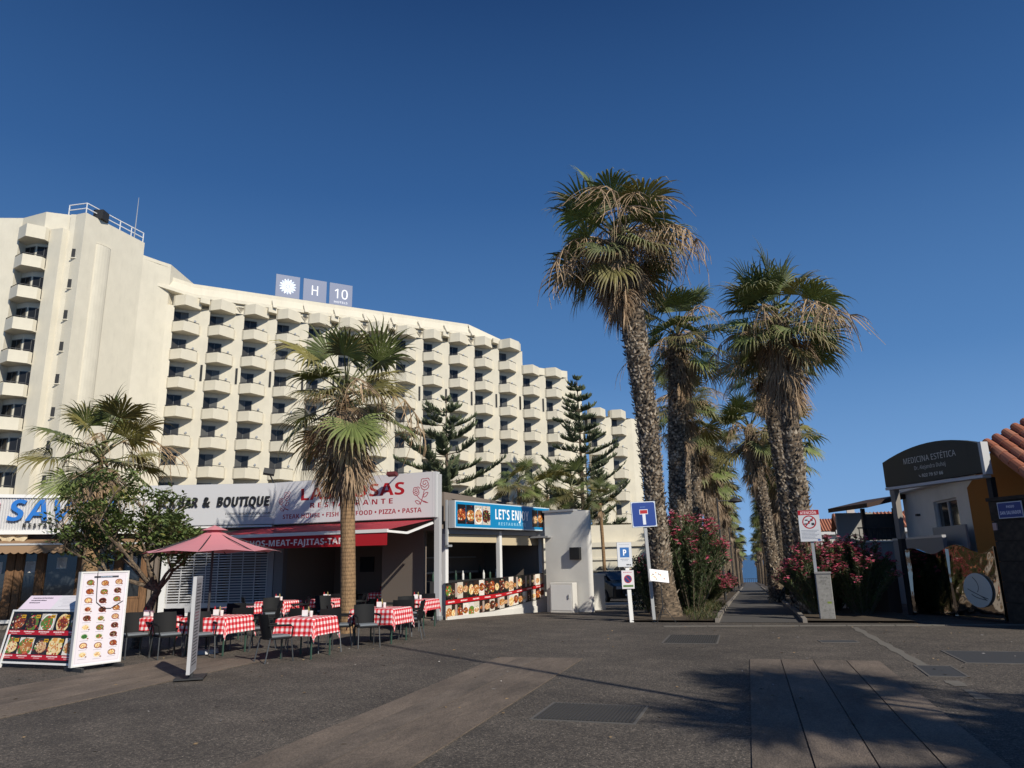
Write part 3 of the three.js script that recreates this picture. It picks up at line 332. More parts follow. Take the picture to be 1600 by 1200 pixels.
{ // restaurant with the white sign and the red awning
  const g = frame('steak_restaurant', 'open fronted restaurant with white red-lettered sign and red awning', 'restaurant', Q3, Q4), L = Math.hypot(Q4[0] - Q3[0], Q4[1] - Q3[1]);
  part(g, 'room', mb().bb(0, L, -.3, .01, -7, .05).bb(0, L, 2.75, 3.6, -7, -.3).bb(0, L, 0, 2.8, -7, -6.9).bb(0, .12, 0, 2.8, -6.9, -.1).build(), M.room);
  part(g, 'inner_wall', mb().bb(.12, 2.1, 0, 2.75, -3.2, -3.0).build(), std(C(.24, .18, .14), .9)); part(g, 'wall_picture', mb().bb(1.2, 1.75, 1.3, 1.8, -2.99, -2.95).build(), M.dark); part(g, 'wall_picture', mb().bb(.4, .75, 1.7, 2.1, -2.99, -2.95).build(), M.dark);
  part(g, 'bar_counter', mb().bb(2.4, 5.2, 0, 1.1, -5.6, -5).bb(2.3, 5.3, 1.1, 1.16, -5.7, -4.9).build(), std(C(.09, .05, .03), .6));
  for (let i = 0; i < 14; i++) part(g, 'wall_board', mb().bb(2.15 + i * .26, 2.38 + i * .26, .1, 2.7, -6.88, -6.84).build(), M.timber); part(g, 'television', mb().bb(2.9, 3.9, 1.75, 2.3, -6.8, -6.74).build(), M.black); part(g, 'drinks_fridge', mb().bb(4.5, 5.1, 0, 1.9, -6.6, -6).build(), M.palegrey); for (let i = 0; i < 4; i++) { const p = part(g, 'pendant_lamp', mb().tube([V(0, .5, 0), V(0, .12, 0)], .008, 4).build(), M.iron, 1.2 + i * 1.1, 2.2, -2.2 - .3 * (i % 2)); part(p, 'lamp_shade', new THREE.ConeGeometry(.14, .16, 14, 1, true).translate(0, .06, 0), M.iron); }
  for (let i = 0; i < 8; i++) part(g, 'bottle', new THREE.LatheGeometry([[0, 0], [.04, 0], [.04, .18], [.015, .23], [.015, .3], [0, .3]].map(a => new THREE.Vector2(...a)), 8), i % 2 ? M.greenmetal : M.tan, 2.6 + i * .3, 1.16, -5.3);
  part(g, 'left_pier', mb().bb(0, .34, 0, 2.8, -.14, .06).build(), std(C(.16, .155, .16), .7)); part(g, 'steel_post', mb().bb(-.08, .08, -.05, 4.1, -.08, .08).build(), M.palegrey, L - .04, 0, .02); part(g, 'steel_plate', mb().bb(-.1, .1, 0, .1, -.1, .1).build(), M.galv, L - .04, 0, .02);
  const t = canvasTex(2048, 480, (x, W, H) => { x.fillStyle = '#dcdadb'; x.fillRect(0, 0, W, H); x.fillStyle = '#b3131f'; fitText(x, 'LAS ROSAS', W * .5, H * .33, W * .66, 'bold $px sans-serif', 190); x.fillStyle = '#a0182c'; fitText(x, 'R E S T A U R A N T E', W * .5, H * .60, W * .52, 'bold $px sans-serif', 78); fitText(x, 'STEAK HOUSE • FISH • SEAFOOD • PIZZA • PASTA', W * .495, H * .835, W * .86, 'bold $px sans-serif', 70); rose(x, W * .075, H * .45, 120); rose(x, W * .925, H * .40, 150); x.fillStyle = '#c4c2c4'; x.fillRect(W * .985, 0, 4, H); });
  const sg = part(g, 'sign_board', mb().bb(.02, L, 2.84, 4.16, .0, .26).build(), std(C(.55, .55, .56), .6)); part(sg, 'print', new THREE.PlaneGeometry(L - .04, 1.3), printMat(t), L / 2, 3.5, .265);
  for (const [x, y] of [[4.55, 4.12]]) { const f = part(g, 'floodlight', mb().box(0, 0, 0, .3, .1, .16, 0, -.3).build(), std(C(.14, .03, .03), .6), x, y, .62); part(f, 'bracket', mb().beam(V(0, 0, -.05), V(0, .02, -.36), .03, .03).build(), M.iron); }
  const aw = part(g, 'awning', mb().quad(V(-.9, 2.78, .2), V(L - .1, 2.78, .2), V(5.25, 2.46, 1.95), V(-.9, 2.46, 1.95)).build(), M.awning); part(aw, 'front_bar', mb().beam(V(-.9, 2.43, 1.97), V(5.25, 2.43, 1.97), .09, .09).build(), M.whitePaint);
  const vt = canvasTex(2048, 128, (x, W, H) => { x.fillStyle = '#a90f1d'; x.fillRect(0, 0, W, H); x.fillStyle = '#efe6e2'; fitText(x, 'PIZZA-NACHOS-MEAT-FAJITAS-TAPAS', W * .42, H * .54, W * .82, 'bold $px sans-serif', 92); });
  part(aw, 'valance', new THREE.PlaneGeometry(6.15, .33), new THREE.MeshStandardMaterial({ map: vt, roughness: .85, side: THREE.DoubleSide }), 2.175, 2.215, 1.99);
  part(aw, 'folding_arm', mb().beam(V(5.2, 2.42, 1.9), V(5.42, 2.38, 1.25), .07, .06).beam(V(5.42, 2.38, 1.25), V(L - .1, 2.68, .25), .07, .06).build(), M.whitePaint); part(aw, 'folding_arm', mb().beam(V(-.6, 2.42, 1.9), V(.5, 2.38, 1.15), .07, .06).beam(V(.5, 2.38, 1.15), V(-.5, 2.68, .25), .07, .06).build(), M.whitePaint);
}
{ // restaurant with the blue sign: runs back along the side street
  const g = frame('corner_restaurant', 'open corner restaurant with blue sign and food picture band', 'restaurant', [-2.05, -21.55], Q5), L = Math.hypot(Q5[0] + 2.05, Q5[1] + 21.55);
  part(g, 'room', mb().bb(0, L, -.6, .0, -2.6, -.12).bb(-.1, L, 2.5, 2.75, -2.6, -.25).bb(.1, L, 0, 2.5, -2.6, -2.5).bb(L - .12, L, -.5, 2.5, -2.5, -.2).bb(.1, .22, 0, 2.5, -2.5, -.9).build(), M.room); part(g, 'kitchen_shelf', mb().bb(1, 4.4, 1.2, 1.26, -2.48, -2.1).bb(1, 4.4, 1.7, 1.74, -2.48, -2.2).bb(1, 1.05, .9, 1.8, -2.48, -2.4).build(), M.metal); part(g, 'counter', mb().bb(.3, 4.9, 0, 1.0, -1.6, -1.0).build(), M.dark);
  for (let k = 0; k < 9; k++) part(g, 'bottle', new THREE.LatheGeometry([[0, 0], [.04, 0], [.04, .18], [.015, .23], [.015, .3], [0, .3]].map(a => new THREE.Vector2(...a)), 8), k % 2 ? M.greenmetal : M.whitePaint, .5 + k * .5, 1.0, -1.2 - .1 * (k % 3));
  const roof = part(g, 'tiled_roof', mb().quad(V(-.2, 2.8, -2.6), V(L, 2.8, -2.6), V(L, 3.1, -.2), V(-.2, 3.48, -.2)).build(), std(C(.10, .06, .05), .9));
  for (const [x, w] of [[.08, .13], [2.82, .13], [L - .1, .13]]) part(g, 'post', mb().bb(x - w / 2, x + w / 2, -.5, 2.5, -.14, .0).build(), M.whitePaint); part(g, 'beam', mb().bb(0, L, 2.38, 2.52, -.16, -.01).build(), M.greyPaint);
  part(g, 'blind', mb().bb(.2, 2.7, 2.14, 2.37, -.1, -.08).build(), M.awningCream); part(g, 'blind', mb().bb(2.95, L - .25, 2.06, 2.37, -.1, -.08).build(), M.awningCream);
  part(g, 'white_base', mb().bb(.0, L + .1, -.6, .34, -.1, .03).bb(-.0, L + .14, -.6, .06, -.1, .08).build(), M.white);
  const band = canvasTex(2048, 420, (x, W, H) => { const r = rng(77); x.fillStyle = '#171210'; x.fillRect(0, 0, W, H); const n = 20; for (let row = 0; row < 2; row++) for (let i = 0; i < n; i++) { const px = i * W / n; if (r() < .62) { photoTile(x, px, row ? H * .57 : 4, W / n * 1.02, H * .42, r, r() < .6); } else { photoTile(x, px, row ? H * .57 : 4, W / n * .62, H * .42, r, r() < .6); x.fillStyle = '#b9a89c'; x.fillRect(px + W / n * .62, row ? H * .58 : 12, W / n * .36, H * .36); for (let k = 0; k < 11; k++) words(x, px + W / n * .65, (row ? H * .6 : 20) + k * 13, W / n * .28, 5, '#8a6258', r); } } x.fillStyle = '#b8101c'; x.fillRect(0, H * .44, W, H * .11); for (let i = 0; i < 9; i++) words(x, i * W / 9 + 40, H * .475, 120, 18, '#f2d8d4', r); });
  const bp = new THREE.BufferGeometry(); { const a = V(-.05, -.1, .06), b = V(L - .2, .30, .06), c = V(L - .2, 1.12, .06), d = V(-.05, .98, .06); bp.setAttribute('position', new THREE.Float32BufferAttribute([a, b, c, d].flatMap(v => [v.x, v.y, v.z]), 3)); bp.setAttribute('uv', new THREE.Float32BufferAttribute([0, 0, 1, 0, 1, 1, 0, 1], 2)); bp.setIndex([0, 1, 2, 0, 2, 3]); bp.computeVertexNormals(); }
  part(g, 'picture_band', bp, printMat(band, .5)); part(g, 'band_backing', mb().quad(V(-.05, -.1, .05), V(L - .2, .3, .05), V(L - .2, 1.12, .05), V(-.05, .98, .05)).quad(V(-.05, .98, -.06), V(L - .2, 1.12, -.06), V(L - .2, 1.12, .05), V(-.05, .98, .05)).build(), M.dark);
  const t = canvasTex(2048, 320, (x, W, H) => { const r = rng(12); x.fillStyle = '#0d84bb'; x.fillRect(0, 0, W, H); x.strokeStyle = '#cfe3ee'; x.lineWidth = 10; x.strokeRect(5, 5, W - 10, H - 10); for (let i = 0; i < 4; i++) photoTile(x, 40 + i * 160, 40, 154, H - 85, r, i < 2); for (let i = 0; i < 3; i++) photoTile(x, W - 440 + i * 140, 40, 134, H - 85, r, true); x.fillStyle = '#fff'; fitText(x, "LET'S ENJOY", W * .56, H * .42, W * .37, 'bold $px sans-serif', 180); x.fillStyle = '#9fd3ec'; fitText(x, 'R E S T A U R A N T E', W * .56, H * .79, W * .30, 'bold $px sans-serif', 56); });
  const sg = part(g, 'sign_board', mb().bb(.12, L + .02, 2.54, 3.34, .02, .26).build(), M.palegrey); part(sg, 'print', new THREE.PlaneGeometry(L - .14, .78), printMat(t, .4), (L + .14) / 2, 2.94, .265); part(sg, 'sign_bracket', mb().bb(-.06, .0, 2.0, 3.35, .05, .1).bb(-.06, .2, 2.0, 2.06, .05, .1).build(), M.galv);
}
{ // white rendered building past the corner restaurant
  const g = frame('white_annex', 'whitewashed annex with curved corner past the blue signed restaurant', 'building', [.72, -25.62], [2.46, -24.52]), L = 2.06;
  const pl = []; for (let a = 0; a <= 6; a++) { const t = a / 6 * Math.PI / 2; pl.push([L - .12 + Math.sin(t) * .12, -.12 + Math.cos(t) * .12]); }
  part(g, 'wall', mb().prism([[.35, 0], ...pl, [L - 2.3, -2.75], [-.2, -2.6]], -.6, 3.15).build(), M.white); part(g, 'door_recess', mb().bb(-.1, .34, -.4, 2.3, -1.2, -1.1).bb(-.1, .34, 2.3, 2.9, -1.2, -.1).build(), M.greyPaint); part(g, 'door_canopy', mb().bb(-.3, .6, 2.3, 2.36, -.6, .25).build(), M.greyPaint);
  part(g, 'roof_edge', mb().bb(.3, 1.5, 3.15, 3.22, -1.0, .05).build(), M.greyPaint); const b = part(g, 'wall_heater', mb().bb(1.36, 1.72, 1.55, 1.95, .0, .16).build(), M.black);
  const c = thing('meter_cabinet', 'white service cabinet against the whitewashed annex', 'cabinet', [1.5, gy(0, -24.9), -24.87], -.56); part(c, 'body', new RoundedBoxGeometry(.86, .95, .32, 2, .02).translate(.05, .47, 0), M.white); part(c, 'door', mb().bb(-.33, .43, .08, .88, .162, .17).build(), M.whitePaint); part(c, 'handle', mb().bb(.32, .36, .45, .58, .17, .2).build(), M.galv);
  const w = thing('gate_pillar', 'low white gate pillar beside the annex', 'pillar', [2.78, gy(0, -26.5), -26.5], .3); part(w, 'shaft', mb().bb(-.22, .22, -.3, 1.15, -.3, .3).build(), M.white); part(w, 'cap', mb().bb(-.26, .26, 1.15, 1.23, -.34, .34).build(), M.white);
  // hotel arcade seen between the annex and the palms
  const h = thing('arcade_house', 'cream single storey arcade with arched windows behind the parked car', 'building', [4.6, -1.6, -58], -.08);
  part(h, 'wall', mb().bb(-3, 6.5, -1, 4.0, -6, 0).build(), M.hotel); part(h, 'cornice', mb().bb(-3.1, 6.6, 4.0, 4.35, -6, .2).build(), M.hotel); part(h, 'upper_wall', mb().bb(-3, 6.5, 4.35, 5.7, -6, -.8).build(), M.hotel); part(h, 'string_course', mb().bb(-3, 6.5, 3.0, 3.15, .0, .12).build(), M.hotel);
  for (let i = 0; i < 6; i++) { const pts = [[-.5, 0], [.5, 0]]; for (let a = 0; a <= 8; a++) pts.push([.5 * Math.cos(a / 8 * Math.PI), 1.3 + .5 * Math.sin(a / 8 * Math.PI)]); const s = new THREE.Shape(pts.map(p => new THREE.Vector2(...p))); const w2 = part(h, 'arched_window', new THREE.ExtrudeGeometry(s, { depth: .06, bevelEnabled: false }), M.dark, -2 + i * 1.35, .75, .0); part(w2, 'mullion', mb().bb(-.03, .03, 0, 1.78, .06, .09).bb(-.48, .48, 1.25, 1.31, .06, .09).build(), std(C(.3, .27, .2), .8)); }
}
// ---------------------------------------------------------------- palms
const DOWN = V(0, -1, 0);
function frondGeo(o) { // fan leaf growing from the origin along +x at elevation o.e (radians); tips bend to the ground
  const b = mb(), r = rng(o.seed), d = V(Math.cos(o.e), Math.sin(o.e), 0), nr = V(-Math.sin(o.e), Math.cos(o.e), 0), sd = V(0, 0, 1);
  const pp = [V(0, 0, 0)]; let pd = d.clone(); for (let i = 0; i < 3; i++) { pd.addScaledVector(DOWN, o.sag).normalize(); pp.push(pp.at(-1).clone().addScaledVector(pd, o.pet / 3)); }
  b.col = o.stalk; b.tube(pp, [.028, .022, .018, .012], 3, false);
  const base = pp.at(-1), f = pd.clone(), up = sd.clone().cross(f).normalize(); if (up.y < 0 && o.e > -1.2) up.negate();
  for (let i = 0; i < o.n; i++) {
    const u = -1 + 2 * (i + .5) / o.n, a = u * o.spread + (r() - .5) * .05, L = o.R * (.72 + .28 * Math.cos(u * 1.3)) * (.86 + .28 * r()), half = o.spread / o.n * .95;
    let dir = f.clone().multiplyScalar(Math.cos(a)).addScaledVector(sd, Math.sin(a)).addScaledVector(up, o.cup * Math.abs(u) * (0.4 + .6 * Math.abs(u))).normalize(); const wd = f.clone().multiplyScalar(-Math.sin(a)).addScaledVector(sd, Math.cos(a));
    const N = o.steps, P = [base.clone()], W = [0]; let q = base.clone(); const bend = o.bend * (.75 + .5 * r());
    for (let k = 1; k <= N; k++) { const t = k / N; const w = Math.max(0, (t - .40)) * bend; dir = dir.clone().addScaledVector(DOWN, w * 4.5 / N).normalize(); if (o.ragged) dir.add(V(r() - .5, 0, r() - .5).multiplyScalar(o.ragged * t)).normalize(); q = q.clone().addScaledVector(dir, L / N); P.push(q); W.push(t < .56 ? L * t * half : L * .5 * half * Math.max(0, 1 - (t - .5) / .5) * (1 - .25 * t)); }
    const mixT = (t) => { const k = o.tipFrom < t ? (t - o.tipFrom) / (1 - o.tipFrom) * o.tipMix : 0, v = .8 + .4 * r(); return o.col.map((c, j) => (c * (1 - k) + o.tip[j] * k) * v); };
    for (let k = 0; k < N; k++) { b.col = mixT((k + .6) / N); const up2 = up.clone().multiplyScalar(.45);
      const l0 = P[k].clone().addScaledVector(wd, -W[k]).addScaledVector(up2, -W[k]), r0 = P[k].clone().addScaledVector(wd, W[k]).addScaledVector(up2, -W[k]), l1 = P[k + 1].clone().addScaledVector(wd, -W[k + 1]).addScaledVector(up2, -W[k + 1]), r1 = P[k + 1].clone().addScaledVector(wd, W[k + 1]).addScaledVector(up2, -W[k + 1]);
      if (o.lite) { b.quad(l0, r0, r1, l1); continue; }
      if (k === 0) b.tri(P[0], P[1], l1).tri(P[0], r1, P[1]); else if (k === N - 1) b.tri(l0, P[k], P[k + 1]).tri(P[k], r0, P[k + 1]); else b.quad(l0, P[k], P[k + 1], l1).quad(P[k], r0, r1, P[k + 1]); }
  }
  return b.build();
}
const GREEN = [.135, .172, .042], TIP = [.38, .29, .15], DRY = [.30, .205, .125], STALKG = [.16, .17, .06], STALKD = [.22, .14, .08];
function kit(seed, lite, R = 1) { // the leaf shapes of one kind of palm
  const n = lite ? 15 : 26, steps = lite ? 4 : 6, out = { green: [], dry: [] };
  const E = [1.3, 1.05, .8, .5, .25, .02, -.2, -.4];
  E.forEach((e, i) => { for (let v = 0; v < (lite ? 1 : 2); v++) { const g = GREEN.map((c, j) => c * (1 + .3 * ((i * 7 + v * 3) % 5 - 2) / 2)); if ((i + v) % 3 === 2) g[0] *= 1.45; out.green.push({ e, geo: frondGeo({ seed: seed + i * 10 + v, e, pet: (.82 + .1 * v) * R, R: .92 * R, n, spread: 2.05 - .35 * v, bend: i < 2 ? 1.0 + .5 * v : 1.5 + .5 * v, sag: .10, cup: i < 2 ? .55 : .35, steps, col: g, tip: TIP, tipFrom: .55, tipMix: .25 + .08 * i, stalk: STALKG, lite, ragged: 0 }) }); } });
  [-.35, -.8, -1.15, -1.4].forEach((e, i) => { for (let v = 0; v < 2; v++) out.dry.push({ e, geo: frondGeo({ seed: seed + 200 + i * 10 + v, e, pet: (.30 + .25 * v) * R, R: .8 * R, n: lite ? 10 : 20, spread: 1.0 - .2 * v, bend: 1.7, sag: .25, cup: .3, steps, col: DRY.map(c => c * (.8 + .35 * v)), tip: [.36, .27, .18], tipFrom: .3, tipMix: .6, stalk: STALKD, lite, ragged: .22 }) }); });
  return out;
}
function stalkGeo(seed) { // dry flower stalk arching out of the crown with hanging strands
  const b = mb(), r = rng(seed), p = [V(0, 0, 0)]; let d = V(.8, .62, 0).normalize(); for (let i = 0; i < 6; i++) { d.addScaledVector(DOWN, .06 + .09 * i).normalize(); p.push(p.at(-1).clone().addScaledVector(d, .32)); }
  b.col = [.38, .27, .16]; b.tube(p, [.022, .02, .018, .016, .013, .01, .007], 4, false);
  for (let k = 2; k < 7; k++) for (let m = 0; m < 7; m++) { const s = p[k].clone(), q = [s]; let e = V((r() - .3) * .8, -.1, (r() - .5) * 1.6).normalize(); const L = .4 + .75 * r(); for (let i = 0; i < 4; i++) { e.addScaledVector(DOWN, .5).normalize(); e.x += (r() - .5) * .3; e.z += (r() - .5) * .3; q.push(q.at(-1).clone().addScaledVector(e, L / 4)); } const c = .7 + .6 * r(); b.col = [.40 * c, .28 * c, .17 * c]; b.tube(q, [.011, .010, .009, .007, .004], 3, false); }
  return b.build();
}
const KIT = kit(1, false), KITL = kit(500, true), STK = [stalkGeo(3), stalkGeo(8), stalkGeo(15)];
function crown(parent, K, top, r, o) { // o: green, dry, stalks counts and size; fronds are parts
  const s = o.size, put = (geo, mat, name, y, az, k, tilt = 0) => { const m = part(parent, name, geo, mat, top.x, top.y + y, top.z, az); m.scale.setScalar(k); m.rotation.order = 'YXZ'; m.rotation.x = tilt; return m; };
  const ga = K.green.length; for (let i = 0; i < o.green; i++) { const t = Math.pow(i / o.green, o.pow ?? 1), idx = Math.max(0, Math.min(ga - 1, Math.floor((t + (r() - .5) * .3) * ga))); put(K.green[idx].geo, M.leaf, 'frond', .2 * s - .5 * s * t, i * 2.399 + r() * 1.1, s * (.75 + .4 * r()), (r() - .5) * 1.1).rotation.z = (r() - .5) * .45; }
  const nd = K.dry.length; for (let i = 0; i < o.dry; i++) { const t = i / Math.max(1, o.dry), idx = Math.max(0, Math.min(nd - 1, Math.floor((t * .6 + r() * .55) * nd))); put(K.dry[idx].geo, M.dryleaf, 'dead_frond', (.05 - 1.1 * t * (o.skirt ?? 1)) * s, i * 2.399 + r(), s * (.7 + .45 * r()), (r() - .5) * .7); }
  for (let i = 0; i < o.stalks; i++) put(STK[i % 3], M.dryleaf, 'flower_stalk', (.15 - .7 * r()) * s, i * 2.399 + r(), s * (.5 + .5 * r()), (r() - .5) * .8).rotation.z = (r() - .5) * .7;
}
function crownMerged(K, r, o) { const L = []; const tmp = new THREE.Group(); crown(tmp, K, V(0, 0, 0), r, o); tmp.children.forEach(m => { m.updateMatrix(); L.push(m.geometry.clone().applyMatrix4(m.matrix)); }); return mergeGeometries(L); }
function trunkGeos(path, rad, r, dens) { // trunk and the cut leaf bases that cover it
  const curve = new THREE.CatmullRomCurve3(path), n = 26, pts = [], rr = []; const at = t => { const f = t * (rad.length - 1), i = Math.min(rad.length - 2, Math.floor(f)); return rad[i] * (1 - f + i) + rad[i + 1] * (f - i); };
  for (let i = 0; i <= n; i++) { pts.push(curve.getPoint(i / n)); rr.push(at(i / n)); }
  const g = new THREE.TubeGeometry(curve, n, 1, 14, false), pa = g.attributes.position, uv = g.attributes.uv, L = curve.getLength(); const P = curve.getSpacedPoints(n);
  for (let i = 0; i <= n; i++) { const c = P[i], k = at(i / n); for (let j = 0; j <= 14; j++) { const q = i * 15 + j, v = V(pa.getX(q) - c.x, pa.getY(q) - c.y, pa.getZ(q) - c.z).multiplyScalar(k * (1 + .10 * (nC(j / 14, i / n * 3) - .5))); pa.setXYZ(q, c.x + v.x, c.y + v.y, c.z + v.z); uv.setXY(q, j / 14 * 2 * Math.PI * .2, i / n * L); } } g.computeVertexNormals();
  if (!dens) return [g, null];
  const b = mb(), rows = Math.round(L / .085); for (let i = 1; i < rows; i++) { const t = i / rows, c = curve.getPoint(t), k = at(t), m = Math.round(2 * Math.PI * k / .115 * dens); if (t < .06) continue; for (let j = 0; j < m; j++) { const a = (j + (i % 2) * .5 + r() * .35) / m * 2 * Math.PI, o = V(Math.cos(a), 0, Math.sin(a)), s = V(-Math.sin(a), 0, Math.cos(a)), w = .03 + .04 * r(), h = .05 + .15 * r() * r(), out = .02 + .12 * r() * r(), q = .45 + r() * .9; const p = c.clone().addScaledVector(o, k * .97).add(V(0, (r() - .5) * .05, 0)); b.col = r() < .38 ? [.05 * q, .04 * q, .032 * q] : [.36 * q, .30 * q, .23 * q];
      const tip = p.clone().addScaledVector(o, out).addScaledVector(s, (r() - .5) * .08).add(V(0, h * (.4 + .6 * r()), 0)), A = p.clone().addScaledVector(s, -w), B = p.clone().addScaledVector(s, w), Cc = p.clone().addScaledVector(o, out * .35).add(V(0, -.03, 0)); b.tri(A, Cc, tip).tri(Cc, B, tip).tri(B, A, tip); } }
  return [g, b.build()];
}
function palm(label, base, top, rad, seed, o, group, bend = .3) {
  const r = rng(seed), g = thing('fan_palm', label, 'palm tree', base, 0, group), t = V(top[0] - base[0], top[1] - base[1], top[2] - base[2]);
  const path = [V(0, -.3, 0), V(t.x * .12, t.y * .2, t.z * .12), V(t.x * (.5 - bend * .3), t.y * .55, t.z * (.5 - bend * .3)), V(t.x, t.y - (o.smooth ? .3 : -.1), t.z)];
  const [tg, sg] = trunkGeos(path, rad, r, o.dens); const tk = part(g, 'trunk', tg, o.smooth ? M.rings : M.bark); if (sg) tag(part(tk, 'leaf_bases', sg, M.shard), null, null, null, 'stuff');
  if (o.lite) { const c = part(g, 'crown', o.lite, M.leaf, t.x, t.y, t.z, r() * 6); c.scale.setScalar(o.size); } else crown(g, KIT, t, r, o);
  return g;
}
const at = (d, o) => { const x = 5.82 + PD[0] * d - PD[1] * o, z = -18.2 + PD[1] * d + PD[0] * o; return [x, gy(x, z), z]; };
const ord = ['first', 'second', 'third', 'fourth', 'fifth', 'sixth', 'seventh', 'eighth', 'ninth', 'tenth', 'eleventh', 'twelfth', 'thirteenth', 'fourteenth', 'fifteenth', 'sixteenth', 'seventeenth', 'eighteenth', 'nineteenth', 'twentieth'];
const AV = 'palms lining the avenue';
palm('tallest shaggy palm with flared base behind the blue sign', [4.0, 0, -20.3], [3.35, 10.9, -20.4], [.50, .30, .27, .265, .275, .29, .31, .33, .35, .36, .36], 21, { green: 44, dry: 64, stalks: 30, size: 1.45, dens: 1.1, skirt: .8 }, AV, .6);
palm('second palm from the street in the left avenue row', [5.35, gy(0, -24.7), -24.7], [5.9, 9.1, -24.6], [.36, .28, .27, .27, .28, .29, .31], 22, { green: 32, dry: 30, stalks: 5, size: 1.25, dens: 1, skirt: 1.2 }, AV);
palm('third palm from the street in the left avenue row', [6.75, gy(0, -29.2), -29.2], [7.0, 7.7, -29.4], [.36, .27, .25, .25, .25, .25], 23, { green: 28, dry: 28, stalks: 7, size: 1.15, dens: 1, skirt: 1.2 }, AV);
palm('fourth palm from the street in the left avenue row', [8.2, gy(0, -33.8), -33.8], [8.7, 7.4, -34.2], [.36, .27, .25, .25, .25, .25], 24, { green: 28, dry: 28, stalks: 7, size: 1.15, dens: .8, skirt: 1.2 }, AV);
palm('front palm of the right avenue row behind the warning sign', [7.85, 0, -20.2], [7.75, 8.05, -20.0], [.32, .27, .25, .25, .25, .25, .27], 31, { green: 50, dry: 76, stalks: 11, size: 1.2, dens: 1, skirt: 1.1 }, AV);
palm('second palm in the right avenue row, its crown hidden behind the front one', [8.75, gy(0, -23.2), -23.2], [8.35, 7.6, -23.1], [.34, .27, .25, .25, .25, .25], 32, { green: 22, dry: 26, stalks: 6, size: 1.0, dens: 1, skirt: .9 }, AV);
palm('third palm in the right avenue row with a low full crown', [10.3, gy(0, -29.8), -29.8], [9.9, 6.6, -29.9], [.34, .27, .25, .25, .25, .25], 33, { green: 28, dry: 36, stalks: 8, size: 1.12, dens: .9, skirt: 1.4 }, AV);
{ const CR = [0, 1, 2].map(k => crownMerged(KITL, rng(900 + k), { green: 28, dry: 44, stalks: 0, size: 1, skirt: 1.4 })); const r = rng(44);
  for (let i = 4; i < 18; i++) { const b = at(2 + i * 4.9 + (i > 8 ? (i - 8) * (i - 8) * 1.1 : 0), -1.95 + (r() - .5) * .3), h = 6.9 + r() * 1.2 - (i > 7 ? .4 : 0); palm(`${ord[i]} palm from the street in the left avenue row`, b, [b[0] + (r() - .5) * .5, b[1] + h, b[2]], [.34, .26, .24, .24, .25], 100 + i, { lite: CR[i % 3], size: 1.15, dens: i < 9 ? .7 : 0 }, AV); }
  for (let i = 3; i < 18; i++) { const b = at(1.5 + i * 4.9 + (i > 8 ? (i - 8) * (i - 8) * 1.1 : 0), 1.95 + (r() - .5) * .3), h = 6.5 + r() * 1.1 - (i > 7 ? .3 : 0); palm(`${ord[i]} palm from the street in the right avenue row`, b, [b[0] + (r() - .5) * .5, b[1] + h, b[2]], [.34, .26, .24, .24, .25], 130 + i, { lite: CR[(i + 1) % 3], size: 1.15, dens: i < 9 ? .7 : 0 }, AV); } }
// two single palms before the shops
palm('smooth trunked palm rising among the checked tables', [-4.02, 0, -18.0], [-4.25, 5.75, -18.0], [.21, .185, .18, .175, .175, .18, .17, .09], 51, { green: 32, dry: 56, stalks: 3, size: 1.30, dens: 0, smooth: true, skirt: 1.15 }, null, .1);
palm('small palm behind the leafy tree at far left', [-10.3, 0, -18.0], [-10.4, 4.35, -18.1], [.22, .20, .19, .18, .17, .08], 52, { green: 24, dry: 20, stalks: 3, size: 1.1, dens: 0, smooth: true, skirt: .6 }, null, .1);
// garden palms before the hotel
for (const [x, z, h, s, l] of [[.35, -44, 7.0, 1.0, 'slender garden palm left of three before the hotel'], [2.1, -45, 6.6, 1.15, 'bushy garden palm above the annex roof'], [3.6, -45, 6.7, 1.15, 'garden palm beside the dense pine'], [5.1, -43, 5.9, .8, 'thin garden palm right of the annex']]) { const y = gy(0, z); palm(l, [x, y, z], [x - .1, h - .9, z], [.13, .1, .1, .1], Math.round(x * 100) + 300, { green: 22, dry: 4, stalks: 0, size: s, dens: 0, smooth: true, pow: 1 }, 'garden palms before the hotel'); }
// palms beside the street behind the viewer, whose shade falls into view
palm('street palm out of view behind the camera', [11.3, 0, .9], [11.3, 7.0, .9], [.3, .25, .25], 61, { green: 26, dry: 14, stalks: 4, size: 1.5, dens: 0 }, 'street palms out of view');
palm('nearer street palm out of view behind the camera', [10.6, 0, 2.9], [10.6, 6.8, 2.9], [.3, .25, .25], 62, { green: 26, dry: 14, stalks: 4, size: 1.5, dens: 0 }, 'street palms out of view');

